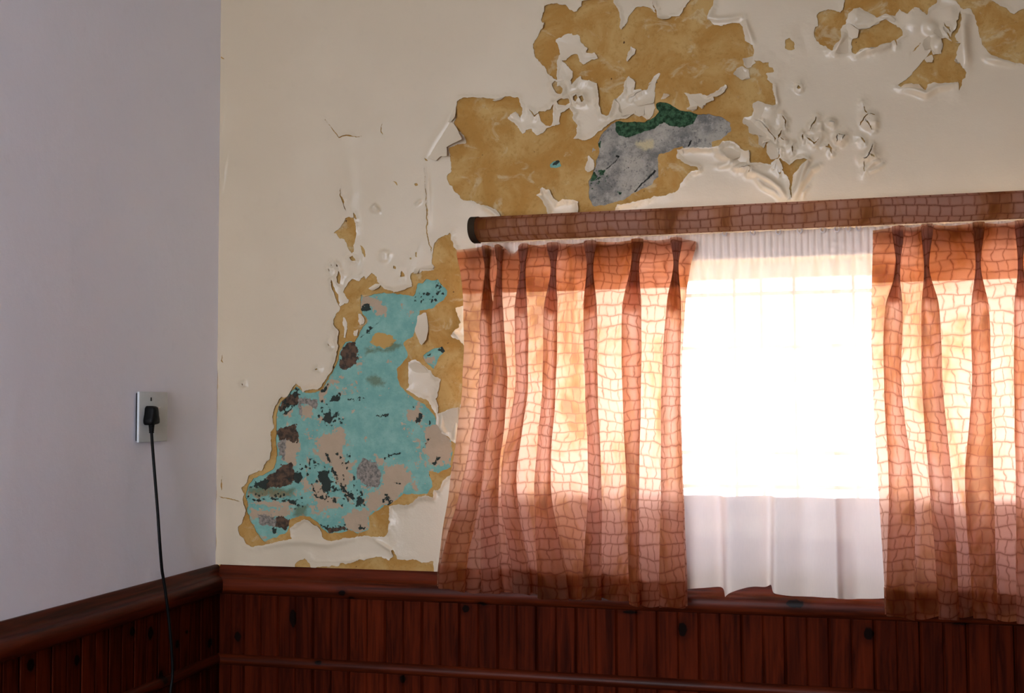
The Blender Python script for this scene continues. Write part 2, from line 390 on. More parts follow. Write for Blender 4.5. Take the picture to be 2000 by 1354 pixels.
def layer_mesh(name, g, phi, hgt, mat, parent, thick=.0006, block=8, attrs=None, flat=2e-5, extra=None):
    """phi > 0 keeps the sheet. hgt = distance out of the wall. Coarse quads where nothing happens."""
    nx, nz = g.nx, g.nz
    verts = []; faces = []; nb = block
    ins = phi > 0
    BX, BZ = nx//nb, nz//nb
    full = np.zeros((nx, nz), bool); coarse = np.zeros((BX, BZ), bool)
    # min/max on blocks including shared borders
    def red(fn, A):
        R = None
        for i in range(nb+1):
            for j in range(nb+1):
                S = A[i:i+nx-nb+1:nb, j:j+nz-nb+1:nb][:BX, :BZ]
                R = S.copy() if R is None else fn(R, S)
        return R
    allin = red(np.logical_and, ins); anyin = red(np.logical_or, ins)
    hmin = red(np.minimum, hgt); hmax = red(np.maximum, hgt)
    coarse = allin & ((hmax-hmin) < flat)
    fineb = anyin & ~coarse
    fm = np.kron(fineb.astype(np.uint8), np.ones((nb, nb), np.uint8)).astype(bool)
    c = ins.astype(np.uint8); cnt = c[:-1, :-1]+c[1:, :-1]+c[:-1, 1:]+c[1:, 1:]
    cnt = cnt[:fm.shape[0], :fm.shape[1]]
    idx = {}
    used = np.zeros((nx+1, nz+1), bool)
    fi, fj = np.nonzero(fm & (cnt == 4))
    for di in (0, 1):
        for dj in (0, 1): used[fi+di, fj+dj] = True
    ci, cj = np.nonzero(coarse); ci = ci*nb; cj = cj*nb
    for di in (0, nb):
        for dj in (0, nb): used[ci+di, cj+dj] = True
    ei, ej = np.nonzero(fm & (cnt > 0) & (cnt < 4))
    for di in (0, 1):
        for dj in (0, 1):
            k = ins[ei+di, ej+dj]; used[(ei+di)[k], (ej+dj)[k]] = True
    vid = np.full((nx+1, nz+1), -1, np.int32); ui, uj = np.nonzero(used); nbase = len(ui)
    vid[ui, uj] = np.arange(nbase)
    V = np.stack([g.X[ui, uj], -hgt[ui, uj], g.Z[ui, uj]], 1)
    A = {k: list(v[ui, uj]) for k, v in (attrs or {}).items()}
    q1 = np.stack([vid[fi, fj], vid[fi+1, fj], vid[fi+1, fj+1], vid[fi, fj+1]], 1)
    q2 = np.stack([vid[ci, cj], vid[ci+nb, cj], vid[ci+nb, cj+nb], vid[ci, cj+nb]], 1)
    quads = np.concatenate([q1, q2]) if len(q1)+len(q2) else np.zeros((0, 4), int)
    ev = {}; EV = []; polys = []; segs = []
    X, Z, x0, z0, h = g.X, g.Z, g.x0, g.z0, g.h
    def cross(i, j, k, l):
        key = (i, j, k, l) if (i, j) < (k, l) else (k, l, i, j)
        r = ev.get(key)
        if r is None:
            a, b = float(phi[i, j]), float(phi[k, l]); tt = min(.95, max(.05, a/(a-b)))
            r = nbase+len(EV); ev[key] = r
            EV.append((x0+h*(i+(k-i)*tt), -(float(hgt[i, j])*(1-tt)+float(hgt[k, l])*tt), z0+h*(j+(l-j)*tt)))
        return r
    for i, j in zip(ei.tolist(), ej.tolist()):
        cs = ((i, j), (i+1, j), (i+1, j+1), (i, j+1)); out = []; cr = []
        for q in range(4):
            a = cs[q]; b = cs[(q+1) % 4]; ia = ins[a]; ib = ins[b]
            if ia: out.append(int(vid[a]))
            if ia != ib:
                r = cross(*a, *b); out.append(r); cr.append((r, ia))
        polys.append(out)
        if len(cr) == 2:
            segs.append((cr[0][0], cr[1][0]) if cr[0][1] else (cr[1][0], cr[0][0]))
    V = np.concatenate([V, np.array(EV, np.float32).reshape(-1, 3)]) if EV else V
    nV = len(V); SV = []; sid = {}
    sk = []
    for a, b in segs:
        r = []
        for v_, back in ((a, 0), (b, 0), (b, 1), (a, 1)):
            key = (v_, back)
            if key not in sid:
                sid[key] = nV+len(SV); p = V[v_]; SV.append((p[0], p[1]+thick*back, p[2]))
            r.append(sid[key])
        sk.append(r[::-1])
    if SV: V = np.concatenate([V, np.array(SV, np.float32)])
    ex = []
    for (xa, za, xb, zb, hh) in (extra or ()):
        n0 = len(V); V = np.concatenate([V, np.array([(xa, -hh, za), (xb, -hh, za), (xb, -hh, zb), (xa, -hh, zb)], np.float32)])
        ex.append([n0, n0+1, n0+2, n0+3])
    loops = []; starts = []; tot = 0
    arr = quads.reshape(-1).astype(np.int32); nq = len(quads)
    rest = polys+sk+ex
    restl = np.array([v_ for p in rest for v_ in p], np.int32); lens = np.array([4]*nq+[len(p) for p in rest], np.int32)
    allv = np.concatenate([arr, restl]) if len(restl) else arr
    me = bpy.data.meshes.new(name); me.vertices.add(len(V)); me.vertices.foreach_set('co', V.astype(np.float32).reshape(-1))
    me.loops.add(len(allv)); me.loops.foreach_set('vertex_index', allv)
    st = np.concatenate([[0], np.cumsum(lens)[:-1]]).astype(np.int32)
    me.polygons.add(len(lens)); me.polygons.foreach_set('loop_start', st); me.polygons.foreach_set('loop_total', lens)
    me.update(calc_edges=True); me.validate()
    smooth(me)
    if attrs:
        for k, v in attrs.items():
            at = me.attributes.new(k, 'FLOAT', 'POINT'); data = np.full(len(me.vertices), -50, np.float32)
            data[:nbase] = v[ui, uj]
            for key, r in ev.items(): data[r] = v[key[0], key[1]]
            at.data.foreach_set('value', data)
    o = link(name, me, mat, parent)
    return o

# pixel outlines read off the photograph; each crop has its own origin and scale
def Zf(ox, oy, s): return lambda pts, yp=0.0: [W(ox+x/s, oy+y/s, yp) for x, y in pts]
Z1 = Zf(800, 0, 3.01); Z2 = Zf(1150, 0, 3.009); Z3 = Zf(1550, 0, 3.224); Z4 = Zf(600, 180, 3.563)
Z5 = Zf(600, 500, 3.76); Z6 = Zf(440, 740, 3.472); Z8 = Zf(1150, 180, 5.417); ZA = Zf(1030, 0, 7.964); ZB = Zf(1400, 180, 5.714)
PX = Zf(0, 0, 1.0)

HOLES = []   # cream film missing -> ochre shows
# large blob left of the middle + its bottom run along the pelmet
HOLES.append(Z1([(285,598),(325,578),(420,580),(500,590),(575,570),(645,580),(655,615),(668,650),(655,700),(625,665),(600,682),(578,705),(622,728),(640,760),(665,790),(690,765),(722,765),(752,802),(790,785),(806,756),(850,742),(885,730),(890,668),(920,655),(945,643),(968,670),(965,700),(990,745),(985,790),(965,822),(1000,822),(1050,828),(1110,785),(1160,750),(1260,760),(1300,1000),(1204,1254),(1080,1245),(1050,1215),(1000,1190),(960,1175),(900,1180),(880,1195),(850,1170),(830,1125),(790,1105),(775,1115),(770,1145),(755,1155),(780,1180),(812,1228),(815,1300),(600,1310),(545,1275),(520,1240),(480,1220),(430,1205),(380,1190),(320,1185),(280,1140),(255,1100),(225,1065),(220,1040),(250,1010),(245,950),(235,870),(300,850),(340,845),(330,815),(290,770),(262,720),(280,700),(276,650)]))
# upper middle, left lobe (ring round the white island) and centre
HOLES.append(Z1([(800,40),(870,25),(920,40),(950,65),(975,75),(1010,50),(1060,10),(1130,-20),(1204,-10),(1204,600),(1185,640),(1165,692),(1135,680),(1115,620),(1115,560),(1108,490),(1080,485),(1040,475),(1010,455),(985,475),(960,505),(948,480),(965,450),(955,410),(925,395),(915,375),(900,368),(885,400),(880,470),(870,475),(820,440),(780,380),(740,340),(735,300),(728,262),(760,215),(765,185),(795,150),(780,120),(790,80)]))
HOLES.append(Z2([(-40,20),(30,5),(100,8),(150,18),(175,60),(185,110),(182,160),(192,180),(215,160),(235,110),(250,80),(290,45),(320,38),(360,50),(390,80),(405,95),(430,120),(475,115),(485,100),(535,100),(550,80),(575,50),(580,25),(620,-15),(742,-15),(735,40),(710,70),(700,125),(730,145),(790,160),(840,140),(890,140),(905,165),(910,200),(920,240),(960,265),(975,300),(970,330),(985,365),(1030,372),(1060,370),(1065,395),(1085,400),(1085,430),(1045,440),(1045,470),(1085,495),(1085,540),(1100,590),(1090,625),(1060,630),(1000,610),(965,620),(970,650),(960,685),(910,695),(905,725),(940,755),(945,790),(990,800),(1000,820),(995,850),(1010,862),(960,880),(930,895),(900,880),(860,845),(830,835),(790,840),(770,865),(720,870),(690,872),(560,875),(525,885),(520,930),(560,960),(600,980),(640,985),(645,1000),(600,1015),(570,1040),(540,1085),(530,1120),(490,1140),(440,1150),(380,1160),(340,1175),(290,1190),(230,1200),(150,1205),(135,1250),(0,1290),(-60,1250),(-40,900),(60,780),(110,740),(160,705),(230,700),(275,672),(325,695),(345,712),(370,690),(395,640),(385,610),(390,560),(395,490),(425,440),(410,435),(370,472),(355,492),(345,535),(300,530),(268,540),(275,480),(240,455),(212,490),(205,545),(178,575),(150,600),(120,690),(85,680),(65,620),(60,555),(65,500),(10,480),(-40,480)]))
HOLES.append(Z2([(945,880),(1000,865),(1060,840),(1100,870),(1120,930),(1100,960),(1060,975),(1000,962),(950,962)]))
HOLES.append(Z1([(757,668),(790,655),(830,650),(850,612),(848,660),(845,700),(842,738),(800,748),(775,712)]))
HOLES.append(Z1([(870,605),(900,588),(935,590),(950,612),(920,625),(880,620)]))
HOLES.append(Z1([(968,575),(985,562),(995,585),(985,608),(970,600)])); HOLES.append(Z1([(1003,575),(1022,572),(1030,600),(1008,605)]))
HOLES.append(Z1([(838,500),(860,478),(885,500),(905,530),(900,560),(880,560),(862,548),(850,530)]))
HOLES.append(Z2([(1155,240),(1180,228),(1205,255),(1215,290),(1190,300),(1155,290)])); HOLES.append(Z2([(1222,525),(1232,510),(1245,520),(1235,532)]))
# the star tear over the curtain
HOLES.append(ZB([(705,745),(760,785),(815,828),(850,800),(900,765),(960,752),(1015,762),(980,800),(930,850),(880,900),(848,932),(838,1000),(830,1080),(838,1190),(832,1205),(815,1120),(805,1030),(792,945),(755,915),(735,880),(690,870),(640,850),(660,800)]))
HOLES.append(ZB([(665,880),(685,862),(718,908),(695,925)]))
# upper right
HOLES.append(Z3([(320,-12),(315,50),(290,85),(240,65),(190,70),(150,100),(152,165),(132,180),(125,215),(140,270),(200,295),(220,325),(240,330),(255,290),(285,270),(300,240),(302,190),(330,160),(345,92),(380,65),(420,55),(450,70),(500,100),(535,122),(560,105),(640,110),(660,65),(680,80),(720,95),(745,65),(800,75),(838,98),(850,60),(900,30),(905,-12)]))
HOLES.append(Z3([(385,240),(400,195),(460,190),(530,150),(580,130),(640,160),(680,190),(690,230),(660,250),(640,260),(600,280),(560,290),(520,315),(430,320),(390,350),(365,340),(365,260)]))
HOLES.append(Z3([(900,-12),(960,-5),(1010,10),(1050,60),(1110,65),(1130,100),(1160,170),(1165,230),(1190,290),(1230,340),(1290,375),(1350,395),(1500,408),(1500,30),(1410,75),(1390,92),(1340,65),(1270,30),(1210,-12)]))
HOLES.append(Z3([(1045,70),(1035,120),(1015,180),(985,240),(965,205),(930,160),(940,190),(965,235),(1000,270),(1030,275),(1010,240),(1040,190),(1055,110)]))
HOLES.append(Z3([(920,255),(960,250),(1000,270),(1040,285),(1030,310),(1020,360),(1005,390),(1040,410),(1080,460),(1080,490),(1060,510),(1040,575),(1030,522),(960,530),(880,530),(845,540),(830,578),(800,545),(740,540),(680,555),(650,545),(720,500),(770,440),(800,410),(830,370),(860,320),(880,350),(930,345),(935,290)]))
# left of the curtain down to the turquoise
HOLES.append(Z5([(265,270),(280,240),(340,170),(385,185),(420,150),(435,170),(480,125),(510,160),(545,220),(580,245),(650,270),(720,255),(760,235),(780,220),(765,170),(770,130),(785,120),(835,128),(850,108),(930,105),(940,80),(920,60),(922,0),(930,-60),(950,-95),(990,-140),(1060,-170),(1065,-120),(1090,-60),(1130,0),(1300,60),(1300,350),(1160,362),(1100,385),(1105,430),(1135,490),(1110,540),(1065,580),(1080,600),(1160,640),(1200,900),(1125,1112),(1060,1125),(1000,1150),(965,1165),(970,1110),(950,1050),(975,980),(985,905),(925,880),(915,850),(860,800),(800,765),(750,780),(745,880),(755,950),(740,990),(775,1045),(825,1040),(850,1075),(910,1150),(950,1230),(960,1290),(1000,1320),(1060,1354),(1160,1440),(1160,1560),(1090,1560),(1060,1600),(1010,1640),(990,1670),(970,1720),(900,1710),(850,1770),(780,1770),(760,1700),(400,1500),(60,1400),(-60,1300),(0,990),(60,975),(110,985),(150,915),(180,860),(210,790),(240,690),(230,650),(245,560),(215,520),(200,470),(215,425),(240,400),(250,370),(300,345),(310,320),(290,300)]))
HOLES.append(Z6([(1435,240),(1445,310),(1480,360),(1530,400),(1550,440),(1560,600),(1530,600),(1510,660),(1470,700),(1420,745),(1415,800),(1330,795),(1290,820),(1240,855),(1180,850),(1120,860),(1110,950),(1120,970),(1105,1040),(1085,1070),(1030,1070),(960,1065),(900,1075),(800,1085),(720,1095),(680,1090),(665,1070),(660,1040),(620,990),(580,960),(545,945),(500,970),(450,1010),(450,1060),(460,1080),(400,1095),(330,1110),(250,1135),(180,1135),(150,1120),(130,1085),(100,1040),(95,1010),(125,980),(125,960),(145,920),(150,890),(140,850),(130,820),(130,780),(120,740),(150,710),(165,660),(210,640),(250,620),(280,570),(315,540),(320,480),(315,360),(335,340),(330,230),(350,190),(385,130),(430,120),(460,70),(490,40),(520,55),(545,90),(590,70),(640,80),(660,50),(690,10),(900,-20),(1200,60),(1380,150)]))
for p in ([(270,880),(330,870),(350,940),(345,1000),(330,1070),(335,1110),(320,1125),(290,1080),(265,1030),(230,1020),(215,990),(190,990),(240,940)],
          [(370,1060),(400,1090),(410,1140),(400,1150),(385,1110)], [(305,1155),(330,1140),(350,1180),(325,1175)],
          [(215,1290),(230,1250),(245,1290),(240,1340),(220,1330)], [(650,1290),(667,1238),(687,1292)], [(750,640),(765,637),(778,655),(752,658)],
          [(718,1150),(727,1152),(732,1168),(722,1165)], [(757,1115),(770,1110),(768,1150),(757,1150)], [(600,1215),(628,1225),(630,1240),(605,1235)],
          [(328,840),(338,850),(355,890),(345,890),(330,870)], [(168,1195),(182,1203),(175,1208)], [(150,1225),(160,1232),(165,1250),(155,1240)], [(212,1198),(222,1208),(226,1224),(214,1214)],
          [(170,1320),(180,1325),(190,1370),(178,1360)]): HOLES.append(Z4(p))
for p in ([(185,180),(195,200),(215,260),(240,310),(252,380),(240,360),(205,285),(188,230)], [(205,255),(215,262),(222,300),(210,290)],
          [(62,828),(80,824),(92,832),(78,836)], [(160,640),(172,645),(185,665),(172,660)], [(158,92),(168,100),(176,112),(166,108)]): HOLES.append(Z5(p))
for p in ([(480,1262),(500,1240),(540,1212),(570,1240),(600,1300),(480,1300)],
          [(620,1272),(700,1272),(770,1268),(790,1250),(860,1250),(920,1220),(950,1235),(1000,1210),(1060,1205),(1110,1230),(1145,1200),(1140,1170),(1150,1165),(1170,1225),(1300,1225),(1340,1250),(1420,1235),(1420,1345),(620,1320)],
          [(-60,1258),(30,1262),(110,1268),(160,1275),(240,1285),(240,1310),(-60,1290)], [(121,30),(130,28),(132,46),(123,48)]): HOLES.append(Z6(p))
for p in ([(1165,1),(1175,-6),(1180,5)],): HOLES.append(Z1(p))
ISL = []     # cream film left standing inside the holes
ISL.append(ZA([(450,620),(520,600),(590,565),(650,540),(690,545),(720,570),(790,555),(830,590),(840,650),(890,700),(900,750),(945,790),(940,840),(990,860),(1060,850),(1100,890),(1115,940),(1040,950),(960,965),(890,1015),(830,980),(800,920),(790,870),(750,855),(690,870),(650,910),(625,960),(550,965),(590,1030),(585,1100),(560,1180),(540,1354),(470,1354),(500,1260),(470,1240),(480,1100),(470,1000),(480,920),(510,860),(500,760),(470,700),(440,660)]))
ISL.append(ZA([(590,1090),(620,1070),(690,1085),(715,1110),(710,1180),(700,1240),(660,1240),(610,1200)]))
ISL.append(ZA([(1615,745),(1700,790),(1680,870),(1630,900),(1590,960),(1560,980),(1550,950),(1570,900),(1590,830)]))
ISL.append(Z2([(560,545),(600,560),(650,555),(700,570),(760,535),(800,500),(812,505),(800,550),(740,580),(738,605),(715,605),(690,615),(670,640),(640,625),(635,650),(610,658),(575,640),(600,620),(590,590)]))
ISL.append(Z2([(850,445),(880,410),(905,395),(940,420),(948,465),(900,475),(870,455)])); ISL.append(Z2([(905,355),(940,350),(975,330),(980,375),(960,400),(935,400),(910,385)]))
ISL.append(Z1([(1035,980),(1058,918),(1085,950),(1085,1000),(1055,1020),(1035,1010)]))
ISL.append(Z5([(272,450),(290,460),(300,500),(295,560),(290,600),(275,600),(278,540),(268,500)])); ISL.append(Z5([(385,420),(410,430),(432,470),(430,505),(400,510),(380,480)]))
ISL.append(Z5([(345,560),(380,545),(375,590),(355,590)]))
ISL.append(Z3([(300,180),(345,155),(400,200),(405,245),(370,250),(360,320),(270,350),(255,330),(290,270)]))
ISL.append(Z3([(748,95),(750,62),(790,68),(805,100),(770,105)]))
ISL.append(Z3([(1250,-12),(1270,30),(1340,62),(1390,90),(1410,62),(1500,25),(1500,-12)]))
# turquoise / grey: the ochre skim is missing too
TEALH = [Z5([(500,280),(560,272),(680,280),(790,295),(800,250),(815,200),(850,200),(870,170),(910,180),(960,175),(990,220),(1030,250),(1030,290),(1000,325),(960,350),(920,385),(830,405),(820,460),(800,540),(780,590),(730,620),(710,650),(740,700),(740,750),(700,790),(665,830),(665,890),(690,960),(720,990),(740,1040),(800,1055),(850,1085),(900,1140),(940,1200),(960,1250),(970,1300),(1020,1340),(1020,1500),(500,1600),(0,1500),(-80,1300),(0,1010),(60,1000),(110,980),(150,920),(190,850),(235,760),(240,700),(290,630),(350,630),(370,590),(400,540),(440,490),(430,450),(395,400),(390,385),(400,320),(395,290),(430,300)]),
         Z6([(1200,60),(1290,140),(1360,180),(1420,260),(1450,310),(1470,360),(1530,420),(1545,500),(1530,600),(1450,640),(1380,625),(1405,700),(1410,730),(1370,780),(1210,780),(1130,850),(1080,860),(980,930),(985,1000),(960,1030),(900,1050),(840,1030),(780,1045),(690,1045),(670,1020),(630,980),(580,940),(530,930),(480,940),(440,960),(430,1020),(400,1050),(330,1080),(270,1105),(240,1080),(210,1030),(170,960),(150,900),(155,850),(140,800),(155,740),(190,680),(270,650),(340,600),(350,500),(345,350),(350,240),(380,160),(450,90),(490,55),(520,85),(560,100),(620,85),(650,95),(690,50),(715,0)]),
         Z5([(870,720),(930,680),(990,665),(1020,700),(1000,720),(970,740),(935,830),(870,780),(850,740)]),
         Z1([(825,965),(860,945),(885,945),(895,975),(860,992),(835,985)])]
GREYH = [Z8([(290,315),(420,315),(590,322),(620,295),(690,285),(740,210),(710,130),(760,97),(820,110),(880,150),(960,190),(1060,205),(1160,235),(1250,240),(1380,255),(1450,285),(1500,320),(1500,410),(1440,470),(1390,500),(1300,530),(1305,590),(1240,620),(1100,605),(1010,600),(990,578),(900,600),(820,640),(740,665),(725,700),(740,780),(745,870),(740,900),(690,950),(640,1000),(560,1025),(450,1085),(440,1105),(380,1140),(290,1170),(180,1200),(60,1215),(30,1190),(10,1130),(0,1080),(5,950),(40,880),(70,800),(75,740),(110,640),(100,560),(120,490),(150,440),(190,395),(250,340)])]

# ---- cream film
G = Grid(GX0, GZ0, NXc, NZc, seed=3)
BIG = .03
phi = np.full(G.X.shape, BIG, np.float32)
for p in HOLES: G.poly(phi, p, 'cut')
for p in ISL: G.poly(phi, p, 'add')
# fine rip cracks
CR = [Z4([(132,195),(175,255),(225,318),(265,305),(320,315),(360,315),(400,305)]), Z4([(530,210),(518,270),(535,300)]),
      Z4([(238,670),(242,720),(262,775),(275,850)]), Z4([(822,530),(825,640),(835,720),(838,860),(838,960),(845,1020),(870,1090),(868,1150)]), Z4([(600,630),(625,630),(632,655)]),
      ZB([(405,285),(470,340),(530,380),(590,440),(650,525),(660,570)]), ZB([(660,525),(700,490),(740,435)]), ZB([(700,500),(745,555)]), ZB([(735,260),(760,330),(768,430)]),
      ZB([(1125,270),(1100,340),(1060,390),(1040,450)]), ZB([(960,480),(965,550)]), ZB([(980,500),(1040,560),(1090,595),(1140,540)]), ZB([(1245,580),(1265,620),(1275,690)]), ZB([(1210,610),(1300,640)]),
      ZB([(1345,480),(1340,570)]), ZB([(1345,480),(1430,490),(1380,570)]), ZB([(1630,140),(1660,220),(1690,250)]), ZB([(1590,370),(1640,310),(1690,255)]), ZB([(1690,250),(1770,270)]), ZB([(1650,300),(1690,360),(1745,440)]),
      ZB([(1590,500),(1650,590)]), ZB([(1730,600),(1705,680),(1660,745),(1620,745)]), ZB([(1700,700),(1760,740)]), ZB([(1640,760),(1638,910)]), ZB([(1250,340),(1300,350),(1310,380)]),
      ZB([(230,848),(340,840),(380,850),(360,905)]), ZB([(690,650),(700,740)]), ZB([(840,590),(845,700)]), Z3([(740,340),(800,280)]), Z3([(940,150),(985,215)]), Z3([(345,150),(405,200),(400,245)]),
      Z2([(375,490),(245,590)]), Z2([(420,620),(470,565)]), Z2([(620,560),(690,640)]), Z1([(700,640),(742,688),(768,665)]), Z4([(820,460),(850,490)]), Z2([(380,20),(400,95)]), Z3([(640,250),(650,300)]),
      PX([(436,690),(433,705),(437,712)]), PX([(430,970),(450,975),(476,978)]), PX([(431,110),(440,118)]), PX([(436,930),(433,960)])]
for p in CR:
    a, b, d, tp = G.line(p); wd = .0011*np.sin(np.pi*np.clip(tp, .04, .96))+.0002+.0006*fbm(G.X[a, b], G.Z[a, b], .006, 2, 77)
    phi[a, b] = np.minimum(phi[a, b], d-np.maximum(wd, .0))
# window opening and ragged corner edge
def rect(x0, z0, x1, z1): return [(x0, z0), (x1, z0), (x1, z1), (x0, z1)]
WREC = rect(WX0, WZ0, WX1, WZ1)
G.poly(phi, WREC, 'cut', warp=False)
cx_ = G.X+.0004-.006*np.maximum(0, fbm(G.X, G.Z, .05, 3, 21)-.22); phi = np.minimum(phi, cx_)
# height of the film
base = .0042
lift = np.clip(fbm(G.X, G.Z, .10, 3, 31)*2.2+.35, 0, 1.3)
hg = np.full(G.X.shape, base, np.float32)
near = np.clip(phi, 0, BIG)
edge = np.exp(-(near/.0065)**2)*(phi < BIG*.98)
cornerfade = np.clip((G.X-.02)/.03, 0, 1)
hg += edge*.0050*lift*cornerfade
hg += np.exp(-(near/.016)**2)*(phi < BIG*.98)*.0022*np.clip(fbm(G.X, G.Z, .06, 2, 35)*2+.2, 0, 1)*cornerfade
hg += .0004*fbm(G.X, G.Z, .07, 2, 36)*np.exp(-(near/.03))
def ridge(P, hh, wd, taper=1):
    a, b, d, tp = G.line(P, m=wd*3.2, warp=False)
    k = np.sin(np.pi*np.clip(tp, 0.02, .98))**.5 if taper == 1 else (1-tp if taper == 2 else tp)
    hg[a, b] += hh*k*np.exp(-(d/wd)**2)
def blister(c, rx, rz, hh, rot=0):
    P = [(c[0]-rx, c[1]-rz), (c[0]+rx, c[1]+rz)]; a, b = G.window(P, max(rx, rz)*1.6)
    x = G.X[a, b]-c[0]; z = G.Z[a, b]-c[1]; cr, sr = math.cos(rot), math.sin(rot); u = (x*cr+z*sr)/rx; v = (-x*sr+z*cr)/rz
    hg[a, b] += hh*np.exp(-(u*u+v*v)**1.5)
for P, hh, wd, tp in ((ZB([(360,905),(470,930),(600,1000),(700,1080),(790,1215)]), .010, .006, 1), (ZB([(420,950),(520,1060),(640,1120),(740,1215)]), .006, .005, 1),
                  (ZB([(1020,765),(960,900),(900,1080),(850,1210)]), .013, .006, 1), (ZB([(1150,820),(1050,880),(960,1030),(880,1215)]), .009, .005, 1),
                  (ZB([(1030,1050),(970,1130),(950,1215)]), .004, .004, 1), (ZB([(370,850),(480,840),(600,825)]), .008, .005, 2), (ZB([(400,890),(520,880),(610,860)]), .005, .006, 2),
                  (ZB([(0,670),(80,720),(180,770)]), .010, .008, 1), (ZB([(0,840),(200,800)]), .004, .006, 1), (ZB([(1660,880),(1750,790),(1830,770)]), .005, .004, 1), (ZB([(1690,905),(1800,860),(1870,790)]), .004, .004, 1),
                  (ZB([(1165,330),(1160,460)]), .006, .005, 1), (ZB([(1770,330),(1770,430)]), .006, .006, 1),
                  (Z2([(735,45),(705,110),(760,120),(840,115),(915,100)]), .006, .006, 1), (Z2([(915,120),(935,180),(965,255)]), .007, .006, 1), (Z2([(1095,505),(1100,570),(1115,620)]), .005, .004, 1),
                  (Z3([(1090,90),(1060,180),(1065,300),(1085,440)]), .014, .011, 1), (Z3([(690,560),(760,575),(830,600),(900,560),(1020,535)]), .009, .006, 1), (Z3([(330,210),(290,280),(262,345)]), .010, .006, 1),
                  (Z3([(390,355),(450,325),(560,305),(620,285)]), .008, .006, 1), (Z3([(535,112),(600,115),(640,140)]), .006, .004, 1), (Z3([(420,60),(380,100),(400,160)]), .006, .010, 1), (Z3([(1200,370),(1290,390),(1400,410)]), .006, .006, 1),
                  (Z3([(980,40),(1000,140),(960,260)]), .006, .012, 1),
                  (Z4([(255,330),(300,500),(330,700),(300,860)]), .003, .012, 1), (Z4([(840,480),(850,700),(850,950)]), .0025, .006, 1), (Z4([(820,470),(880,360),(960,240),(1040,90)]), .003, .009, 1),
                  (Z4([(450,815),(480,790),(510,840)]), .005, .004, 1), (Z4([(500,1130),(540,1120),(580,1130)]), .006, .006, 1), (Z4([(755,790),(800,755)]), .004, .004, 1),
                  (Z1([(430,1215),(480,1240),(540,1290)]), .006, .005, 1), (Z6([(250,1140),(420,1105),(540,1100),(700,1120),(880,1080)]), .004, .007, 1), (Z6([(1020,1090),(1130,1160),(1140,1195)]), .004, .004, 1),
                  (Z5([(1125,490),(1085,560),(1130,600)]), .006, .005, 1), (Z6([(1480,220),(1475,330),(1500,370)]), .006, .005, 1), (Z6([(1580,250),(1560,420)]), .006, .006, 1),
                  (PX([(440,190),(434,260)]), .002, .004, 1), (PX([(446,300),(434,380)]), .002, .004, 1)):
    ridge(P, hh, wd, tp)
for c, rx, rz, hh, ro in ((ZB([(1130,480)])[0], .02, .012, .006, .2), (ZB([(1030,640)])[0], .03, .018, .005, 0), (ZB([(1380,530)])[0], .012, .01, .006, 0), (ZB([(1700,320)])[0], .016, .018, .008, .3),
                         (ZB([(1280,350)])[0], .008, .008, .004, 0), (ZB([(1700,700)])[0], .02, .012, .007, .5), (ZB([(560,250)])[0], .022, .02, .006, 0), (ZB([(770,640)])[0], .012, .018, .006, 0),
                         (Z4([(540,1160)])[0], .012, .008, .004, 0), (Z4([(480,820)])[0], .010, .007, .004, 0), (Z3([(760,140)])[0], .02, .02, .006, 0), (Z3([(860,180)])[0], .012, .014, .008, .4),
                         (Z3([(900,290)])[0], .012, .014, .008, 0), (Z3([(440,120)])[0], .018, .012, .006, 0)):
    blister(c, rx, rz, hh, ro)
hg = np.where((G.X < .012) | (G.Z < .962), np.minimum(hg, base+.001), hg)
hg = np.where(G.Z < .985, np.minimum(hg, base+.001+np.clip(G.Z-.962, 0, 1)*.3), hg)
film = layer_mesh('paint_film', G, phi, hg.astype(np.float32), CREAM, wall_back, thick=.0007,
                  extra=[(GX1, GZ0, WX1, WZ0, base), (GX1, WZ1, WX1, RZ, base), (WX1, GZ0, RX, RZ, base), (0, GZ1, GX1, RZ, base)])
tag(film, 'cream wall paint, torn open and peeling')
# ---- ochre skim
S = Grid(GX0, GZ0, int(2.0/.0025/8)*8, int(1.47/.0025/8)*8, h=.0025, seed=9, warp=.002)
ph2 = np.full(S.X.shape, BIG, np.float32)
for p in TEALH+GREYH: S.poly(ph2, p, 'cut')
S.poly(ph2, WREC, 'cut', warp=False)
h2 = (.0028+.0011*fbm(S.X, S.Z, .03, 4, 41)*np.clip(1, 0, 1)).astype(np.float32)
h2 = np.minimum(h2, .0036)
# only rough where it can be seen (where the film is gone)
seen = (phi[::2, ::2][:S.nx+1, :S.nz+1] < .004)
if seen.shape != h2.shape:
    s2 = np.zeros(h2.shape, bool); s2[:seen.shape[0], :seen.shape[1]] = seen; seen = s2
h2 = np.where(seen | (ph2 < .004), h2, .0028).astype(np.float32)
xs1 = S.x0+S.nx*S.h; zs1 = S.z0+S.nz*S.h
skim = layer_mesh('ochre_plaster', S, ph2, h2, OCHRE, wall_back, thick=.0028, extra=[(xs1, WZ1, WX1, RZ, .0028), (WX1, GZ0, RX, RZ, .0028), (xs1, GZ0, WX1, WZ0, .0028), (0, zs1, xs1, RZ, .0028)])
tag(skim, 'mottled ochre plaster bared where the cream paint has gone')
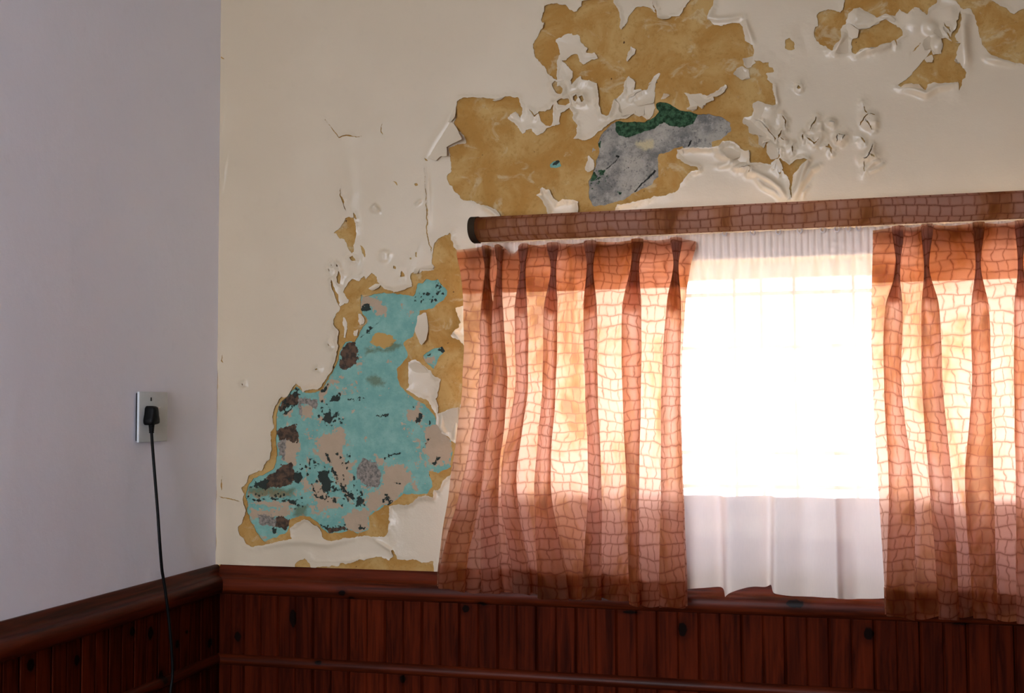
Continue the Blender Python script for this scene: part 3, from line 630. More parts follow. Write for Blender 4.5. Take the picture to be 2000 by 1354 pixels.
# ---- turquoise ground
def field(g, polys, m=.02, warp=True):
    f = np.full(g.X.shape, -.02, np.float32)
    for p in polys: g.poly(f, p, 'add', m, warp)
    return f*1000
def strokes(g, f, lines):
    for P, r in lines:
        a, b, d, tp = g.line(P, m=.01); f[a, b] = np.maximum(f[a, b], (r-d)*1000)
    return f
x0, z0 = .03, .965
TG = Grid(x0, z0, 296, 312, h=.0019, seed=15, warp=.003)
beige = field(TG, [Z6(p) for p in (
    [(615,395),(700,380),(760,340),(800,300),(820,400),(790,470),(820,570),(900,540),(860,620),(830,700),(840,800),(880,850),(850,860),(800,760),(740,700),(720,600),(650,560)],
    [(1080,590),(1180,590),(1260,620),(1240,700),(1200,790),(1120,850),(1060,860),(980,930),(985,1020),(900,1050),(820,1010),(800,940),(870,900),(950,880),(950,780),(1060,740),(1070,640)],
    [(1360,330),(1440,300),(1545,440),(1530,580),(1460,600),(1400,570),(1345,490),(1360,400)], [(1250,290),(1230,240),(1310,170),(1345,250),(1300,300)],
    [(580,720),(660,690),(700,800),(760,800),(750,870),(640,900),(600,820)], [(720,0),(770,20),(700,80),(640,150),(650,60)],
    [(160,870),(250,900),(440,860),(450,920),(400,940),(220,950),(170,960)], [(380,400),(500,400),(490,600),(450,600),(390,560)], [(400,230),(460,220),(450,260),(410,265)],
    [(500,190),(610,170),(610,260),(520,260)], [(160,760),(330,760),(470,770),(480,800),(200,800),(150,810)], [(520,690),(560,690),(560,770),(520,760)], [(150,830),(480,840),(480,870),(160,860)],
    [(230,1060),(300,1070),(270,1100)], [(940,400),(960,400),(950,430)], [(1260,690),(1300,690),(1300,760),(1270,750)], [(640,120),(680,130),(650,160)], [(1020,520),(1060,540),(1060,580),(1030,570)])]
    + [Z5(p) for p in ([(390,300),(480,300),(540,320),(575,380),(570,430),(520,430),(470,380),(390,370)], [(850,740),(940,745),(930,800),(880,780)], [(375,780),(395,780),(395,860),(380,830)], [(350,920),(372,920),(370,945)], [(740,420),(770,420),(760,440)], [(600,760),(630,770),(600,785)], [(690,370),(710,370),(705,390)])])
brown = field(TG, [Z5([(285,630),(345,625),(365,680),(375,760),(330,810),(270,850),(240,820),(240,720)])]+[Z6(p) for p in (
    [(350,340),(480,310),(500,380),(490,430),(400,410),(360,420)], [(165,730),(280,680),(350,600),(440,580),(480,640),(450,720),(300,745)], [(345,940),(440,950),(430,1000),(400,1030),(340,1000)],
    [(360,200),(400,130),(470,80),(500,110),(500,170),(430,180),(370,220)], [(680,1010),(780,1000),(840,1020),(690,1045)])])
grey = field(TG, [Z6(p) for p in ([(885,640),(940,540),(1020,560),(1060,660),(1040,730),(960,730),(900,690)], [(220,920),(340,930),(330,1000),(230,990)], [(500,140),(540,125),(625,140),(625,220),(600,200),(560,165),(515,180),(520,250),(500,240)], [(360,430),(400,410),(420,460),(400,560),(365,520)])])
dark = field(TG, [Z6(p) for p in ([(720,120),(775,110),(770,150),(715,160)], [(670,240),(710,200),(730,240),(720,290),(680,290)], [(630,650),(700,620),(720,700),(700,790),(670,760),(640,690)], [(880,830),(930,800),(930,850),(890,860)],
    [(455,110),(490,60),(505,75),(470,130)], [(165,735),(200,700),(290,685),(270,740)], [(460,640),(510,640),(505,720),(480,700)], [(1290,290),(1320,235),(1338,232),(1330,265),(1300,300)], [(1375,275),(1395,300),(1385,328),(1372,300)],
    [(320,1020),(345,1020),(335,1050)], [(905,1000),(960,1005),(950,1022),(910,1020)], [(660,80),(700,20),(705,40),(680,85)])]+[Z5(p) for p in ([(400,395),(455,350),(470,390),(430,410)], [(965,680),(995,665),(1020,700),(990,715)], [(870,720),(900,715),(895,735)])])
dark = strokes(TG, dark, [(Z6([(1345,465),(1385,415)]), .0016), (Z6([(1420,575),(1455,540)]), .0022), (Z6([(1080,540),(1200,500)]), .0009), (Z6([(830,140),(945,135)]), .0011), (Z6([(1020,255),(1110,245)]), .0010),
    (Z6([(130,818),(300,818),(500,832)]), .0009), (Z6([(700,560),(790,740)]), .0010), (Z5([(400,590),(470,530),(535,470)]), .0010), (Z6([(1250,165),(1285,195)]), .0010), (Z6([(870,660),(890,700)]), .0008), (Z6([(580,710),(625,800)]), .0009),
    (Z6([(810,500),(830,540)]), .001), (Z6([(1160,700),(1185,715)]), .0018), (Z6([(1095,800),(1110,850)]), .0025), (Z6([(740,820),(750,835)]), .002), (Z6([(785,295),(790,300)]), .0016), (Z6([(690,520),(720,570)]), .002), (Z6([(440,840),(500,860)]), .0025), (Z6([(400,235),(440,215),(465,190)]), .0014)])
rsd = random.Random(5)
spots = []
for (cx1, cy1, sx1, sy1, n) in ((700,250,70,60,40), (690,690,90,90,70), (830,780,120,70,60), (900,840,60,40,25), (500,650,60,60,25), (620,600,60,50,25), (820,560,60,60,20), (430,180,60,50,25), (480,860,50,30,25), (700,1000,100,20,25), (1110,820,60,30,12), (330,800,150,20,20)):
    for _ in range(n):
        q = Z6([(rsd.gauss(cx1, sx1*.5), rsd.gauss(cy1, sy1*.5))])[0]; spots.append(((q[0], q[1]), rsd.uniform(.0006, .0019)))
for q, r in spots:
    a, b = TG.window([q], .006); d = np.hypot(TG.X[a, b]-q[0], TG.Z[a, b]-q[1]); dark[a, b] = np.maximum(dark[a, b], (r-d)*1000)
for q, r in [(Z5([(rsd.gauss(880, 40), rsd.gauss(310, 22))])[0], .0014) for _ in range(22)]+[(Z5([(rsd.gauss(970, 22), rsd.gauss(240, 30))])[0], .0014) for _ in range(22)]:
    a, b = TG.window([q], .006); d = np.hypot(TG.X[a, b]-q[0], TG.Z[a, b]-q[1]); dark[a, b] = np.maximum(dark[a, b], (r-d)*1000)
olive = field(TG, [Z5([(430,900),(500,885),(570,930),(560,960),(480,945)]), Z5([(440,670),(560,690),(640,640),(700,660),(640,700),(500,700),(430,720)]), Z6([(160,735),(470,745),(460,800),(160,790)]), Z6([(480,860),(560,860),(540,930),(470,930)])])
och = field(TG, [Z5([(460,630),(500,580),(550,555),(620,590),(650,620),(630,660),(560,675),(490,660)])])
for P_, lv in ((Z6([(560,260),(800,280),(840,420),(830,520),(1080,560),(1260,620),(1200,800),(1000,950),(700,1000),(560,900),(540,700)]), -3.5), (Z6([(150,720),(500,640),(560,900),(420,1060),(280,1090),(160,900)]), -4.5), (Z5([(100,980),(260,860),(380,860),(380,1000),(120,1100)]), -4.),
               (Z6([(1220,200),(1360,180),(1530,420),(1500,620),(1250,700)]), -4.)):
    a, b = TG.window(P_, .02); d = sdf_poly(TG.XW[a, b], TG.ZW[a, b], P_)*1000; beige[a, b] = np.maximum(beige[a, b], np.minimum(lv, lv+d*.6))
for P_, lv in ((Z6([(560,560),(760,500),(860,760),(960,860),(860,900),(640,860),(560,760)]), -5.5), (Z6([(150,640),(520,600),(540,760),(160,780)]), -5.), (Z6([(440,800),(520,800),(520,900),(440,900)]), -4.5), (Z5([(840,210),(1020,220),(1010,330),(850,370)]), -6.)):
    a, b = TG.window(P_, .02); d = sdf_poly(TG.XW[a, b], TG.ZW[a, b], P_)*1000; dark[a, b] = np.maximum(dark[a, b], np.minimum(lv, lv+d*.6))
hT = (.0006+.0005*fbm(TG.X, TG.Z, .012, 4, 61)+.0004*(beige > 0)-.0009*((brown > 0) | (dark > 0))).astype(np.float32)
hT = np.clip(hT, .0001, .0022).astype(np.float32)
tl = layer_mesh('turquoise_paint', TG, np.ones(TG.X.shape, np.float32), hT, TEAL, wall_back, attrs=dict(beige=beige, brown=brown, grey=grey, dark=dark, olive=olive, ochre=och))
tag(tl, 'old turquoise paint scarred with brown and black marks')
q = Z1([(860,968)])[0]
TS = Grid(q[0]-.03, q[1]-.03, 48, 48, h=.00125, seed=15, warp=.003)
mm = lambda v: np.full(TS.X.shape, v, np.float32)
dk = strokes(TS, mm(-20).copy(), [(Z1([(845,970),(880,952)]), .003)])
o_ = layer_mesh('turquoise_paint', TS, mm(1), (.0008+.0005*fbm(TS.X, TS.Z, .012, 3, 61)).astype(np.float32), TEAL, wall_back, attrs=dict(beige=mm(-20), brown=mm(-20), grey=mm(-20), dark=dk, olive=mm(-20), ochre=mm(-20)))
# ---- grey render patch
gx, gz = Z8([(-30, 1240)])[0]; gx1, gz1 = Z8([(1540, 60)])[0]
CG = Grid(gx, gz-.01, int((gx1-gx)/.0019/8+1)*8, int((gz1-gz+.03)/.0019/8+1)*8, h=.0019, seed=25, warp=.002)
green = field(CG, [Z8([(280,300),(420,300),(590,305),(620,280),(680,270),(720,210),(690,120),(760,80),(820,95),(880,130),(960,170),(1060,190),(1165,225),(1120,300),(1110,340),(1010,365),(960,372),(880,360),(800,325),(740,340),(700,390),(600,410),(500,450),(420,475),(330,465),(280,430)]),
                   Z8([(100,830),(180,830),(160,870),(110,860)]), Z8([(20,880),(60,850),(90,900),(60,950),(20,950)]), Z8([(290,1050),(350,1050),(330,1085)]), Z8([(95,560),(130,500),(125,590)])])
grr = random.Random(4)
for _ in range(60):
    qx = Z8([(grr.gauss(70, 50), grr.gauss(910, 45))])[0]; a, b = CG.window([qx], .005); green[a, b] = np.maximum(green[a, b], (grr.uniform(.0005, .002)-np.hypot(CG.X[a, b]-qx[0], CG.Z[a, b]-qx[1]))*1000)
yel = field(CG, [Z8([(500,520),(680,500),(680,590),(590,610),(510,580)])])
dkc = strokes(CG, np.full(CG.X.shape, -20, np.float32), [(Z8([(1055,570),(1090,525)]), .0016), (Z8([(320,680),(270,740),(180,820)]), .0009), (Z8([(700,835),(600,940),(540,990),(490,1050)]), .0013), (Z8([(290,675),(315,682)]), .0018)])
for _ in range(120):
    qx = Z8([(grr.gauss(330, 220), grr.gauss(900, 130))])[0]; a, b = CG.window([qx], .004); dkc[a, b] = np.maximum(dkc[a, b], (grr.uniform(.0002, .0009)-np.hypot(CG.X[a, b]-qx[0], CG.Z[a, b]-qx[1]))*1000)
hC = np.clip(.0010+.0026*fbm(CG.X, CG.Z, .03, 5, 71, .6)-.0006*(green > 0), .0001, .0024).astype(np.float32)
cc = layer_mesh('bare_concrete', CG, np.ones(CG.X.shape, np.float32), hC, CONC, wall_back, attrs=dict(green=green, yellow=yel, dark=dkc))
tag(cc, 'bare grey render with a dark green streak along its top')

# ---- curled flakes, each its own piece
def flake(P, hinge, up, curl, hinge_h=.0045, h=.0014, seed=0, wave=0.0008):
    """P outline (x,z); hinge two points; up = lift at the far side; curl = extra roll"""
    xs = [p[0] for p in P]; zs = [p[1] for p in P]
    g = Grid(min(xs)-.006, min(zs)-.006, int((max(xs)-min(xs)+.012)/h/2+1)*2, int((max(zs)-min(zs)+.012)/h/2+1)*2, h=h, seed=100+seed, warp=.0012)
    f = np.full(g.X.shape, -.02, np.float32); g.poly(f, P, 'add', .02)
    a = np.array(hinge[0]); b = np.array(hinge[1]); e = (b-a)/np.linalg.norm(b-a); nrm = np.array([-e[1], e[0]])
    d = (g.X-a[0])*nrm[0]+(g.Z-a[1])*nrm[1]
    if d[f > 0].mean() < 0: d = -d
    dm = max(1e-4, d[f > 0].max()); s = np.clip(d/dm, 0, 1)
    hh = hinge_h+up*s**1.6+curl*np.maximum(0, s-.55)**2*4+wave*fbm(g.X, g.Z, .02, 3, seed)
    return layer_mesh('paint_flake', g, f, hh.astype(np.float32), CREAM, wall_back, thick=.0006, block=2, flat=-1)
FL = [
 (Z4([(1028,78),(1044,110),(1045,185),(1015,212),(970,215),(925,290),(985,190)]), Z4([(1028,78),(925,290)]), .012, .003),
 (Z4([(970,212),(1015,212),(1060,270),(1115,355),(1040,372),(985,395),(998,465),(945,460),(910,487),(840,470),(820,440),(860,360),(930,270)]), Z4([(815,470),(965,205)]), .030, .006),
 (Z2([(150,600),(205,550),(180,600),(192,640),(205,680),(185,660),(175,610)]), Z2([(180,600),(205,680)]), .010, 0),
 (Z2([(400,85),(440,82),(485,95),(478,118),(440,132),(405,112)]), Z2([(400,85),(485,92)]), .010, .003),
 (Z2([(248,600),(260,560),(300,532),(350,540),(392,560),(385,610),(340,620),(290,628)]), Z2([(250,600),(390,560)]), .006, 0),
 (Z2([(245,590),(268,540),(275,490),(240,460),(215,500),(212,550)]), Z2([(245,590),(212,550)]), .005, .002),
 (Z2([(245,620),(330,630),(330,680),(300,690),(270,672),(200,690),(200,650)]), Z2([(245,620),(330,630)]), .006, 0),
 (Z2([(420,590),(445,560),(480,565),(445,585)]), Z2([(420,590),(445,585)]), .010, .002),
 (Z2([(560,545),(600,560),(665,555),(700,600),(670,640),(620,600)]), Z2([(560,545),(665,555)]), .008, .0),
 (Z2([(575,640),(640,618),(640,650),(605,660)]), Z2([(575,630),(640,618)]), .009, .0),
 (Z2([(965,620),(1000,605),(1050,620),(1110,640),(1135,700),(1115,760),(1080,775),(1050,760),(1000,720),(970,700),(972,660)]), Z2([(1135,700),(1080,775)]), .012, .0),
 (Z2([(905,720),(930,690),(970,695),(1030,740),(1075,790),(1040,805),(990,800),(945,790),(935,750)]), Z2([(930,680),(1075,790)]), .010, .0),
 (Z2([(1000,820),(1060,790),(1080,840),(1045,845),(1030,880),(998,858)]), Z2([(1060,790),(1085,840)]), .010, .002),
 (Z2([(775,850),(800,836),(870,850),(900,890),(888,930),(850,950),(810,935),(778,895)]), Z2([(790,845),(890,870)]), .012, .004),
 (Z2([(900,890),(940,900),(942,950),(935,985),(890,980),(850,955),(888,930)]), Z2([(850,955),(890,980)]), .010, .002),
 (Z2([(570,885),(640,880),(720,888),(680,905),(620,910)]), Z2([(600,910),(690,905)]), .010, .003),
 (Z2([(950,975),(1000,965),(1068,972),(1000,995),(950,1000)]), Z2([(950,1000),(1050,990)]), .008, .002),
 (Z2([(520,930),(530,890),(555,875),(560,935),(535,935)]), Z2([(520,930),(560,935)]), .006, .002),
 (Z2([(850,445),(880,408),(905,395),(940,420),(948,465),(900,475),(870,455)]), Z2([(945,420),(948,470)]), .009, .002),
 (Z2([(905,355),(970,330),(960,400),(925,398)]), Z2([(970,330),(965,400)]), .008, .002),
 (Z5([(820,440),(880,415),(890,480),(902,560),(895,620),(865,660),(830,620),(798,555)]), Z5([(820,440),(880,415)]), .014, .004),
 (Z5([(455,245),(500,210),(545,208),(540,235),(500,262)]), Z5([(455,245),(545,208)]), .009, .003),
 (Z5([(790,100),(830,65),(880,60),(920,60),(942,85),(935,103),(900,98),(830,100),(828,132),(790,135)]), Z5([(790,95),(930,60)]), .007, .003),
 (Z5([(1000,1160),(1060,1125),(1125,1112),(1120,1250),(1090,1350),(990,1300)]), Z5([(1090,1350),(990,1300)]), .014, .0),
 (Z5([(1100,385),(1160,362),(1150,470),(1125,475)]), Z5([(1160,362),(1150,470)]), .008, .0),
 (Z5([(750,800),(800,780),(860,810),(900,860),(840,860),(780,850)]), Z5([(780,860),(880,880)]), .006, .0),
 (Z3([(350,95),(420,60),(450,75),(520,125),(540,150),(470,185),(410,195),(370,150)]), Z3([(350,95),(520,125)]), .007, .0),
 (Z3([(305,165),(345,155),(375,180),(410,205),(405,248),(370,250),(330,220),(310,235)]), Z3([(305,165),(330,230)]), .010, .003),
 (Z3([(330,220),(360,235),(362,315),(335,345),(262,350),(290,280)]), Z3([(362,235),(362,330)]), .014, .002),
 (Z3([(820,260),(880,205),(915,240),(935,300),(920,345),(880,350),(860,315),(820,330),(805,300)]), Z3([(880,205),(935,300)]), .010, .002),
 (Z3([(870,215),(930,140),(970,205),(960,250),(915,245)]), Z3([(930,140),(970,205)]), .010, .0),
 (Z3([(825,375),(875,345),(880,380),(870,405),(830,400)]), Z3([(825,375),(875,345)]), .008, .0),
 (Z3([(748,92),(750,62),(790,68),(805,100),(770,105)]), Z3([(748,92),(805,100)]), .008, .0),
 (Z3([(660,560),(700,540),(780,545),(828,580),(760,582)]), Z3([(660,565),(828,585)]), .016, .0),
 (Z3([(1010,380),(1035,380),(1045,410),(1015,405)]), Z3([(1040,380),(1045,410)]), .008, .0),
 (Z3([(415,330),(480,312),(560,300),(500,325),(400,358)]), Z3([(400,362),(560,305)]), .010, .0),
 (Z3([(525,115),(580,100),(640,128),(638,165),(600,130),(550,125)]), Z3([(540,125),(638,150)]), .009, .0),
 (Z1([(578,705),(600,680),(625,665),(650,690),(660,720),(622,728)]), Z1([(578,705),(655,725)]), .008, .0),
 (Z1([(490,592),(560,572),(550,590),(510,602)]), Z1([(490,592),(560,572)]), .006, .0),
 (Z1([(775,150),(798,140),(790,175),(775,180)]), Z1([(775,150),(770,180)]), .008, .0),
 (ZB([(605,800),(660,765),(700,765),(740,860),(700,900),(640,850),(610,830)]), ZB([(600,830),(700,910)]), .007, .0),
 (ZB([(560,590),(640,560),(700,640),(690,740),(600,760),(560,680)]), ZB([(700,640),(690,740)]), .005, .0),
 (ZB([(1640,310),(1680,260),(1720,290),(1700,340),(1660,330)]), ZB([(1640,310),(1680,260)]), .006, .0),
 (ZB([(1690,300),(1780,270),(1800,330),(1760,440),(1700,370)]), ZB([(1800,280),(1770,440)]), .009, .0),
 (ZB([(1600,740),(1650,735),(1700,680),(1715,700),(1665,750),(1630,762)]), ZB([(1600,745),(1715,700)]), .008, .002),
 (ZB([(1250,330),(1300,320),(1315,355),(1280,385),(1245,370)]), ZB([(1245,370),(1300,390)]), .004, .0),
 (ZB([(1340,490),(1430,485),(1400,540),(1350,580)]), ZB([(1340,490),(1350,580)]), .005, .0),
]
for i, f_ in enumerate(FL): flake(*f_, seed=i)
# a filled screw hole by the wainscot and the dried corner cracks are in the film itself

# ------------------------------------------------------------------ wainscot
KN = []
for x, y, rx, ry in ((572,1207,8,19),(464,1244,8,11),(787,1327,7,8),(625,1293,8,4),(910,1189,8,8),(945,1178,10,5),(1333,1230,9,14),(1697,1238,9,12),(1877,1217,16,4),(676,1155,8,6),(1554,1176,17,8),(692,1166,8,4),(1230,1196,14,3)):
    a, z = W(x, y, -.012); KN.append(('x', a, z, rx*.0010, ry*.0010))
for x, y, rx, ry in ((259,1234,6,9),(294,1237,6,11),(346,1258,4,7),(410,1256,6,9),(314,1323,6,12),(365,1235,3,3),(60,1300,6,10),(150,1290,5,8)):
    a, z = L(x, y, .012); KN.append(('y', a, z, rx*.0016, ry*.0011))
WPLANK = mat_wood('red_brown_varnished_pine', (.085, .011, .0025), (.026, .0033, .0008), 'z', KN, spec=.03, rough=.6)
WRAILX = mat_wood('red_brown_rail_pine', (.115, .017, .004), (.034, .005, .0012), 'x', KN, rough=.42, spec=.14)
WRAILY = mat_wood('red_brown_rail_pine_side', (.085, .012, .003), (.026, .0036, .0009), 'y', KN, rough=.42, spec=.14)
def plank_mesh(axis, wd, z0, z1):
    g = .0006; c = wd/2
    pr = [(0, 0), (0, .0065), (.0035, .0118), (c-.0025, .012), (c, .0092), (c+.0025, .012), (wd-.0035, .0118), (wd, .0065), (wd, 0)]
    bm = bmesh.new()
    def P(a, d, z): return (a, -d, z) if axis == 'x' else (d, -a, z)
    lo = [bm.verts.new(P(a, d, z0)) for a, d in pr]; hi = [bm.verts.new(P(a, d, z1)) for a, d in pr]
    n = len(pr)
    for i in range(n): bm.faces.new((lo[i], lo[(i+1) % n], hi[(i+1) % n], hi[i]))
    bm.faces.new(lo); bm.faces.new(hi[::-1]); bmesh.ops.recalc_face_normals(bm, faces=bm.faces)
    me = bpy.data.meshes.new('plank'); bm.normal_update(); bm.to_mesh(me); bm.free(); me.materials.append(WPLANK); return me
pwx = plank_mesh('x', .0803, .10, .893); pwy = plank_mesh('y', .0803, .10, .893)
wa = tag(link('trim_1', None), kind='structure')
x = .072-.0803
rr = random.Random(2)
n = 0
while x < RX-.09:
    o = link('plank', pwx, None, wa, (x if n else .0125, rr.uniform(-.0005, .0005), 0))
    if n == 0: o.scale.x = (.072-.0125)/.0803
    x += .0803; n += 1
wb = tag(link('trim_2', None), kind='structure')
y = -.085+.0803; n = 0
while y > RY+.09:
    o = link('plank', pwy, None, wb, (rr.uniform(-.0005, .0005), y if n else 0, 0))
    if n == 0: o.scale.y = (.085)/.0803
    y -= .0803; n += 1
cap = [(.0, .950), (.005, .950), (.009, .946), (.011, .934), (.0165, .9285), (.024, .927), (.031, .9245), (.0345, .919), (.0355, .909), (.0335, .899), (.029, .8935), (.022, .891), (.0, .891)]
def rail(name, prof, axis, a, b, mat, parent):
    bm = bmesh.new(); extrude_profile(bm, prof, axis, a, b)
    o = frombm(name, bm, mat, parent); smooth(o.data)
    md = o.modifiers.new('es', 'EDGE_SPLIT'); md.split_angle = math.radians(38); return o
rail('cap_rail', cap, 'x', .0125, RX, WRAILX, wa); rail('cap_rail', cap, 'y', -.0, RY, WRAILY, wb)
br = [(.0118, .7395), (.0165, .7405), (.0215, .7445), (.0235, .751), (.0215, .7575), (.0165, .7615), (.0118, .7625)]
rail('bead_rail', br, 'x', .0125, RX, WRAILX, wa); rail('bead_rail', br, 'y', -.0, RY, WRAILY, wb)
bs = [(0, 0), (.022, 0), (.022, .095), (.014, .108), (0, .110)]
o = rail('baseboard_back', bs, 'x', 0, RX, WRAILX, None); tag(o, kind='structure')
o = rail('baseboard_left', bs, 'y', -.022, RY, WRAILY, None); tag(o, kind='structure')

# ------------------------------------------------------------------ window_1: steel frame, bars, panes
wn = tag(link('window_1', None), kind='structure')
FY0, FY1 = .135, .165
def piece(name, a, b, mat, parent):
    bm = bmesh.new(); box(bm, a, b); return frombm(name, bm, mat, parent)
bm = bmesh.new()
for a, b in (((WX0, FY0, WZ0), (WX0+.035, FY1, WZ1)), ((WX1-.035, FY0, WZ0), (WX1, FY1, WZ1)), ((WX0+.035, FY0, WZ0), (WX1-.035, FY1, WZ0+.03)), ((WX0+.035, FY0, WZ1-.03), (WX1-.035, FY1, WZ1))): box(bm, a, b)
frombm('window_frame', bm, STEEL, wn)
ms = [W(1180, 800, .15)[0], W(1775, 800, .15)[0]]
edges = [WX0+.035]+ms+[WX1-.035]
for m_ in ms: piece('mullion', (m_-.012, FY0, WZ0+.03), (m_+.012, FY1, WZ1-.03), STEEL, wn)
for i in range(3):
    a, b = edges[i]+(.012 if i else 0), edges[i+1]-(.012 if i < 2 else 0)
    piece('pane', (a, .149, WZ0+.03), (b, .152, WZ1-.03), GLASS, wn)
for py in (572, 677, 885, 952):
    z = W(1550, py, .10)[1]; piece('security_bar', (WX0, .098, z-.004), (WX1, .104, z+.004), STEEL, wn)
for px_ in (1437, 1490, 1555, 1672):
    xx = W(px_, 800, .10)[0]; piece('security_bar', (xx-.003, .104, WZ0), (xx+.003, .110, WZ1), STEEL, wn)
# the plastered reveal of the opening is the wall itself; sill slab of painted plaster
piece('window_sill', (WX0, -.001, WZ0-.001), (WX1, .135, WZ0+.006), CREAM, wn)

# ------------------------------------------------------------------ cloth
def cloth(name, cols, rows, fn, mat, parent=None, uvfn=None):
    V = [fn(i, j) for j in range(rows+1) for i in range(cols+1)]
    Fc = [(j*(cols+1)+i, j*(cols+1)+i+1, (j+1)*(cols+1)+i+1, (j+1)*(cols+1)+i) for j in range(rows) for i in range(cols)]
    me = bpy.data.meshes.new(name); me.from_pydata(V, [], Fc); smooth(me)
    uv = me.uv_layers.new(name='cloth')
    UV = [uvfn(i, j) for j in range(rows+1) for i in range(cols+1)]
    uv.data.foreach_set('uv', [c for l in me.loops for c in UV[l.vertex_index]])
    return link(name, me, mat, parent)
def hermite(keys, vals, q):
    if q <= keys[0]: return vals[0]
    if q >= keys[-1]: return vals[-1]
    for i in range(len(keys)-1):
        if q <= keys[i+1]: break
    h = keys[i+1]-keys[i]; t = (q-keys[i])/h
    def tan(k):
        if k == 0 or k == len(keys)-1: return np.zeros_like(vals[0])
        return (vals[k+1]-vals[k-1])/(keys[k+1]-keys[k-1])
    m0, m1 = tan(i)*h, tan(i+1)*h
    return (2*t**3-3*t*t+1)*vals[i]+(t**3-2*t*t+t)*m0+(-2*t**3+3*t*t)*vals[i+1]+(t**3-t*t)*m1
LEV = [470, 522, 600, 760, 950, 1165]
def curtain(name, label, folds, hw, eL, eR, ztop, zbl, zbr, zhead, droop, seed, Y0=-.076):
    rs = random.Random(seed)
    nf = len(folds); levels = []; levels_c = []
    dep = [.017, .019, .024, .027, .030, .033]; neck = [.75, .6, .45, .42, .5, .6]
    pw = [[rs.uniform(-.5, 1) for _ in range(nf+1)] for _ in LEV]
    rows = [(z_ if False else None) for z_ in LEV]
    zl = []
    for k, py in enumerate(LEV):
        ctrl = []
        def X(px_): return W(px_, py, Y0-.015)[0]
        xl, xr = X(eL[k]), X(eR[k]); zl.append(W((eL[0]+folds[0][0])/2, py, Y0)[1])
        fl = []
        for i in range(nf):
            c = X(folds[i][k]); ww = (X(folds[i][k]+hw[i][k])-c); fl.append((c, ww))
        levels_c.append(fl)
        pts = [(xl, .004), (xl*.6+(fl[0][0]-fl[0][1]*neck[k])*.4, .0)]
        amp = [0, 0, .003, .006, .009, .010][k]
        for i, (c, ww) in enumerate(fl):
            d = dep[k]*(0.8+.35*((i*37+seed*11) % 10)/10); n_ = ww*neck[k]; sk = ((i*53+seed*7) % 10-4.5)/10*ww*.5*(k > 1)
            pts += [(c-n_*1.15, .0), (c-n_, d*.25), (c-ww+sk*.3, d*.62), (c-ww*.72+sk*.6, d*.95), (c+sk, d*1.06), (c+ww*.72+sk*.6, d*.95), (c+ww+sk*.3, d*.62), (c+n_, d*.25), (c+n_*1.15, .0)]
            nx = fl[i+1][0]-fl[i+1][1]*neck[k] if i+1 < nf else xr
            a0 = c+n_; L_ = nx-a0
            if i+1 < nf:
                for q_ in (.3, .5, .7): pts.append((a0+L_*q_, amp*pw[k][i]*math.sin(math.pi*q_)*min(1, L_/.05)))
        pts += [(xr*.5+(fl[-1][0]+fl[-1][1]*neck[k])*.5, .001), (xr, -.004)]
        C = np.array(catmull(pts, 5)); levels.append(C)
    ncol = len(levels[0])-1
    zt = [ztop]+[None]*4; 
    zc = W((eL[2]+eR[2])/2 if eR[2] < 1500 else 1850, 0, 0)  # unused, keeps helper warm
    def zof(py): return W((min(eL)+min(max(eR), 2000))/2, py, Y0-.015)[1]
    zk = [zof(p) for p in LEV]; zk[0] = ztop; zbm = (zbl+zbr)/2; zk[-1] = zbm
    kk = [-z_ for z_ in zk]
    arc = np.zeros(ncol+1)
    for k in (3, 4, 5):
        s_ = np.concatenate([[0], np.cumsum(np.hypot(*(levels[k][1:]-levels[k][:-1]).T))]); arc += s_/3
    ROWS = 130
    # fold proximity for the droop of the heading between hooks
    topx = levels[0][:, 0]; fc = [W(f_[0], 470, Y0-.015)[0] for f_ in folds]
    dr = np.zeros(ncol+1)
    for i in range(nf-1):
        m_ = (topx > fc[i]) & (topx < fc[i+1]); tt = (topx-fc[i])/(fc[i+1]-fc[i]); dr = np.where(m_, droop.get(i, .003)*np.sin(np.pi*np.clip(tt, 0, 1))**2, dr)
    dr = np.where(topx > fc[-1], (topx-fc[-1])/(topx[-1]-fc[-1]+1e-6)*.008, dr); dr = np.where(topx < fc[0], (fc[0]-topx)/(fc[0]-topx[0]+1e-6)*.006, dr)
    zbc = np.array([zbl+(zbr-zbl)*(c-levels[5][0, 0])/(levels[5][-1, 0]-levels[5][0, 0]) for c in levels[5][:, 0]])
    zbc += .004*np.sin(levels[5][:, 0]*37+seed)+.0025*np.sin(levels[5][:, 0]*91)
    grid = []
    for j in range(ROWS+1):
        v = j/ROWS; zc_ = ztop+(zbm-ztop)*v
        A = hermite(kk, levels, -zc_)
        wig = .0016*np.sin(zc_*55+A[:, 0]*40+seed)*min(1, v*4)
        zz = zc_-dr*max(0, 1-v*7)+(zbc-zbm)*v**2
        grid.append(np.stack([A[:, 0], Y0-A[:, 1]+wig*1.2, zz], 1))
    fn = lambda i, j: tuple(grid[j][i]); uvf = lambda i, j: (arc[i]+seed*.37, grid[j][i][2])
    root = tag(link(name, None), label, 'curtain', 'printed curtains at the window'); root.location = (0, 0, 0)
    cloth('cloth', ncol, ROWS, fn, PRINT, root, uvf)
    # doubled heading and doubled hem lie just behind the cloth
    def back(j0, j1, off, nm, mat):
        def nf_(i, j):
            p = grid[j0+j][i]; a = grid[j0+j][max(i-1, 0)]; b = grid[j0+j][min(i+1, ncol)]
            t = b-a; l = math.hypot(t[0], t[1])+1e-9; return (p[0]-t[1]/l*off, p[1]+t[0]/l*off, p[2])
        return cloth(nm, ncol, j1-j0, nf_, mat, root, lambda i, j: (arc[i]*.97+seed*.37+.11, grid[j0+j][i][2]*1.03))
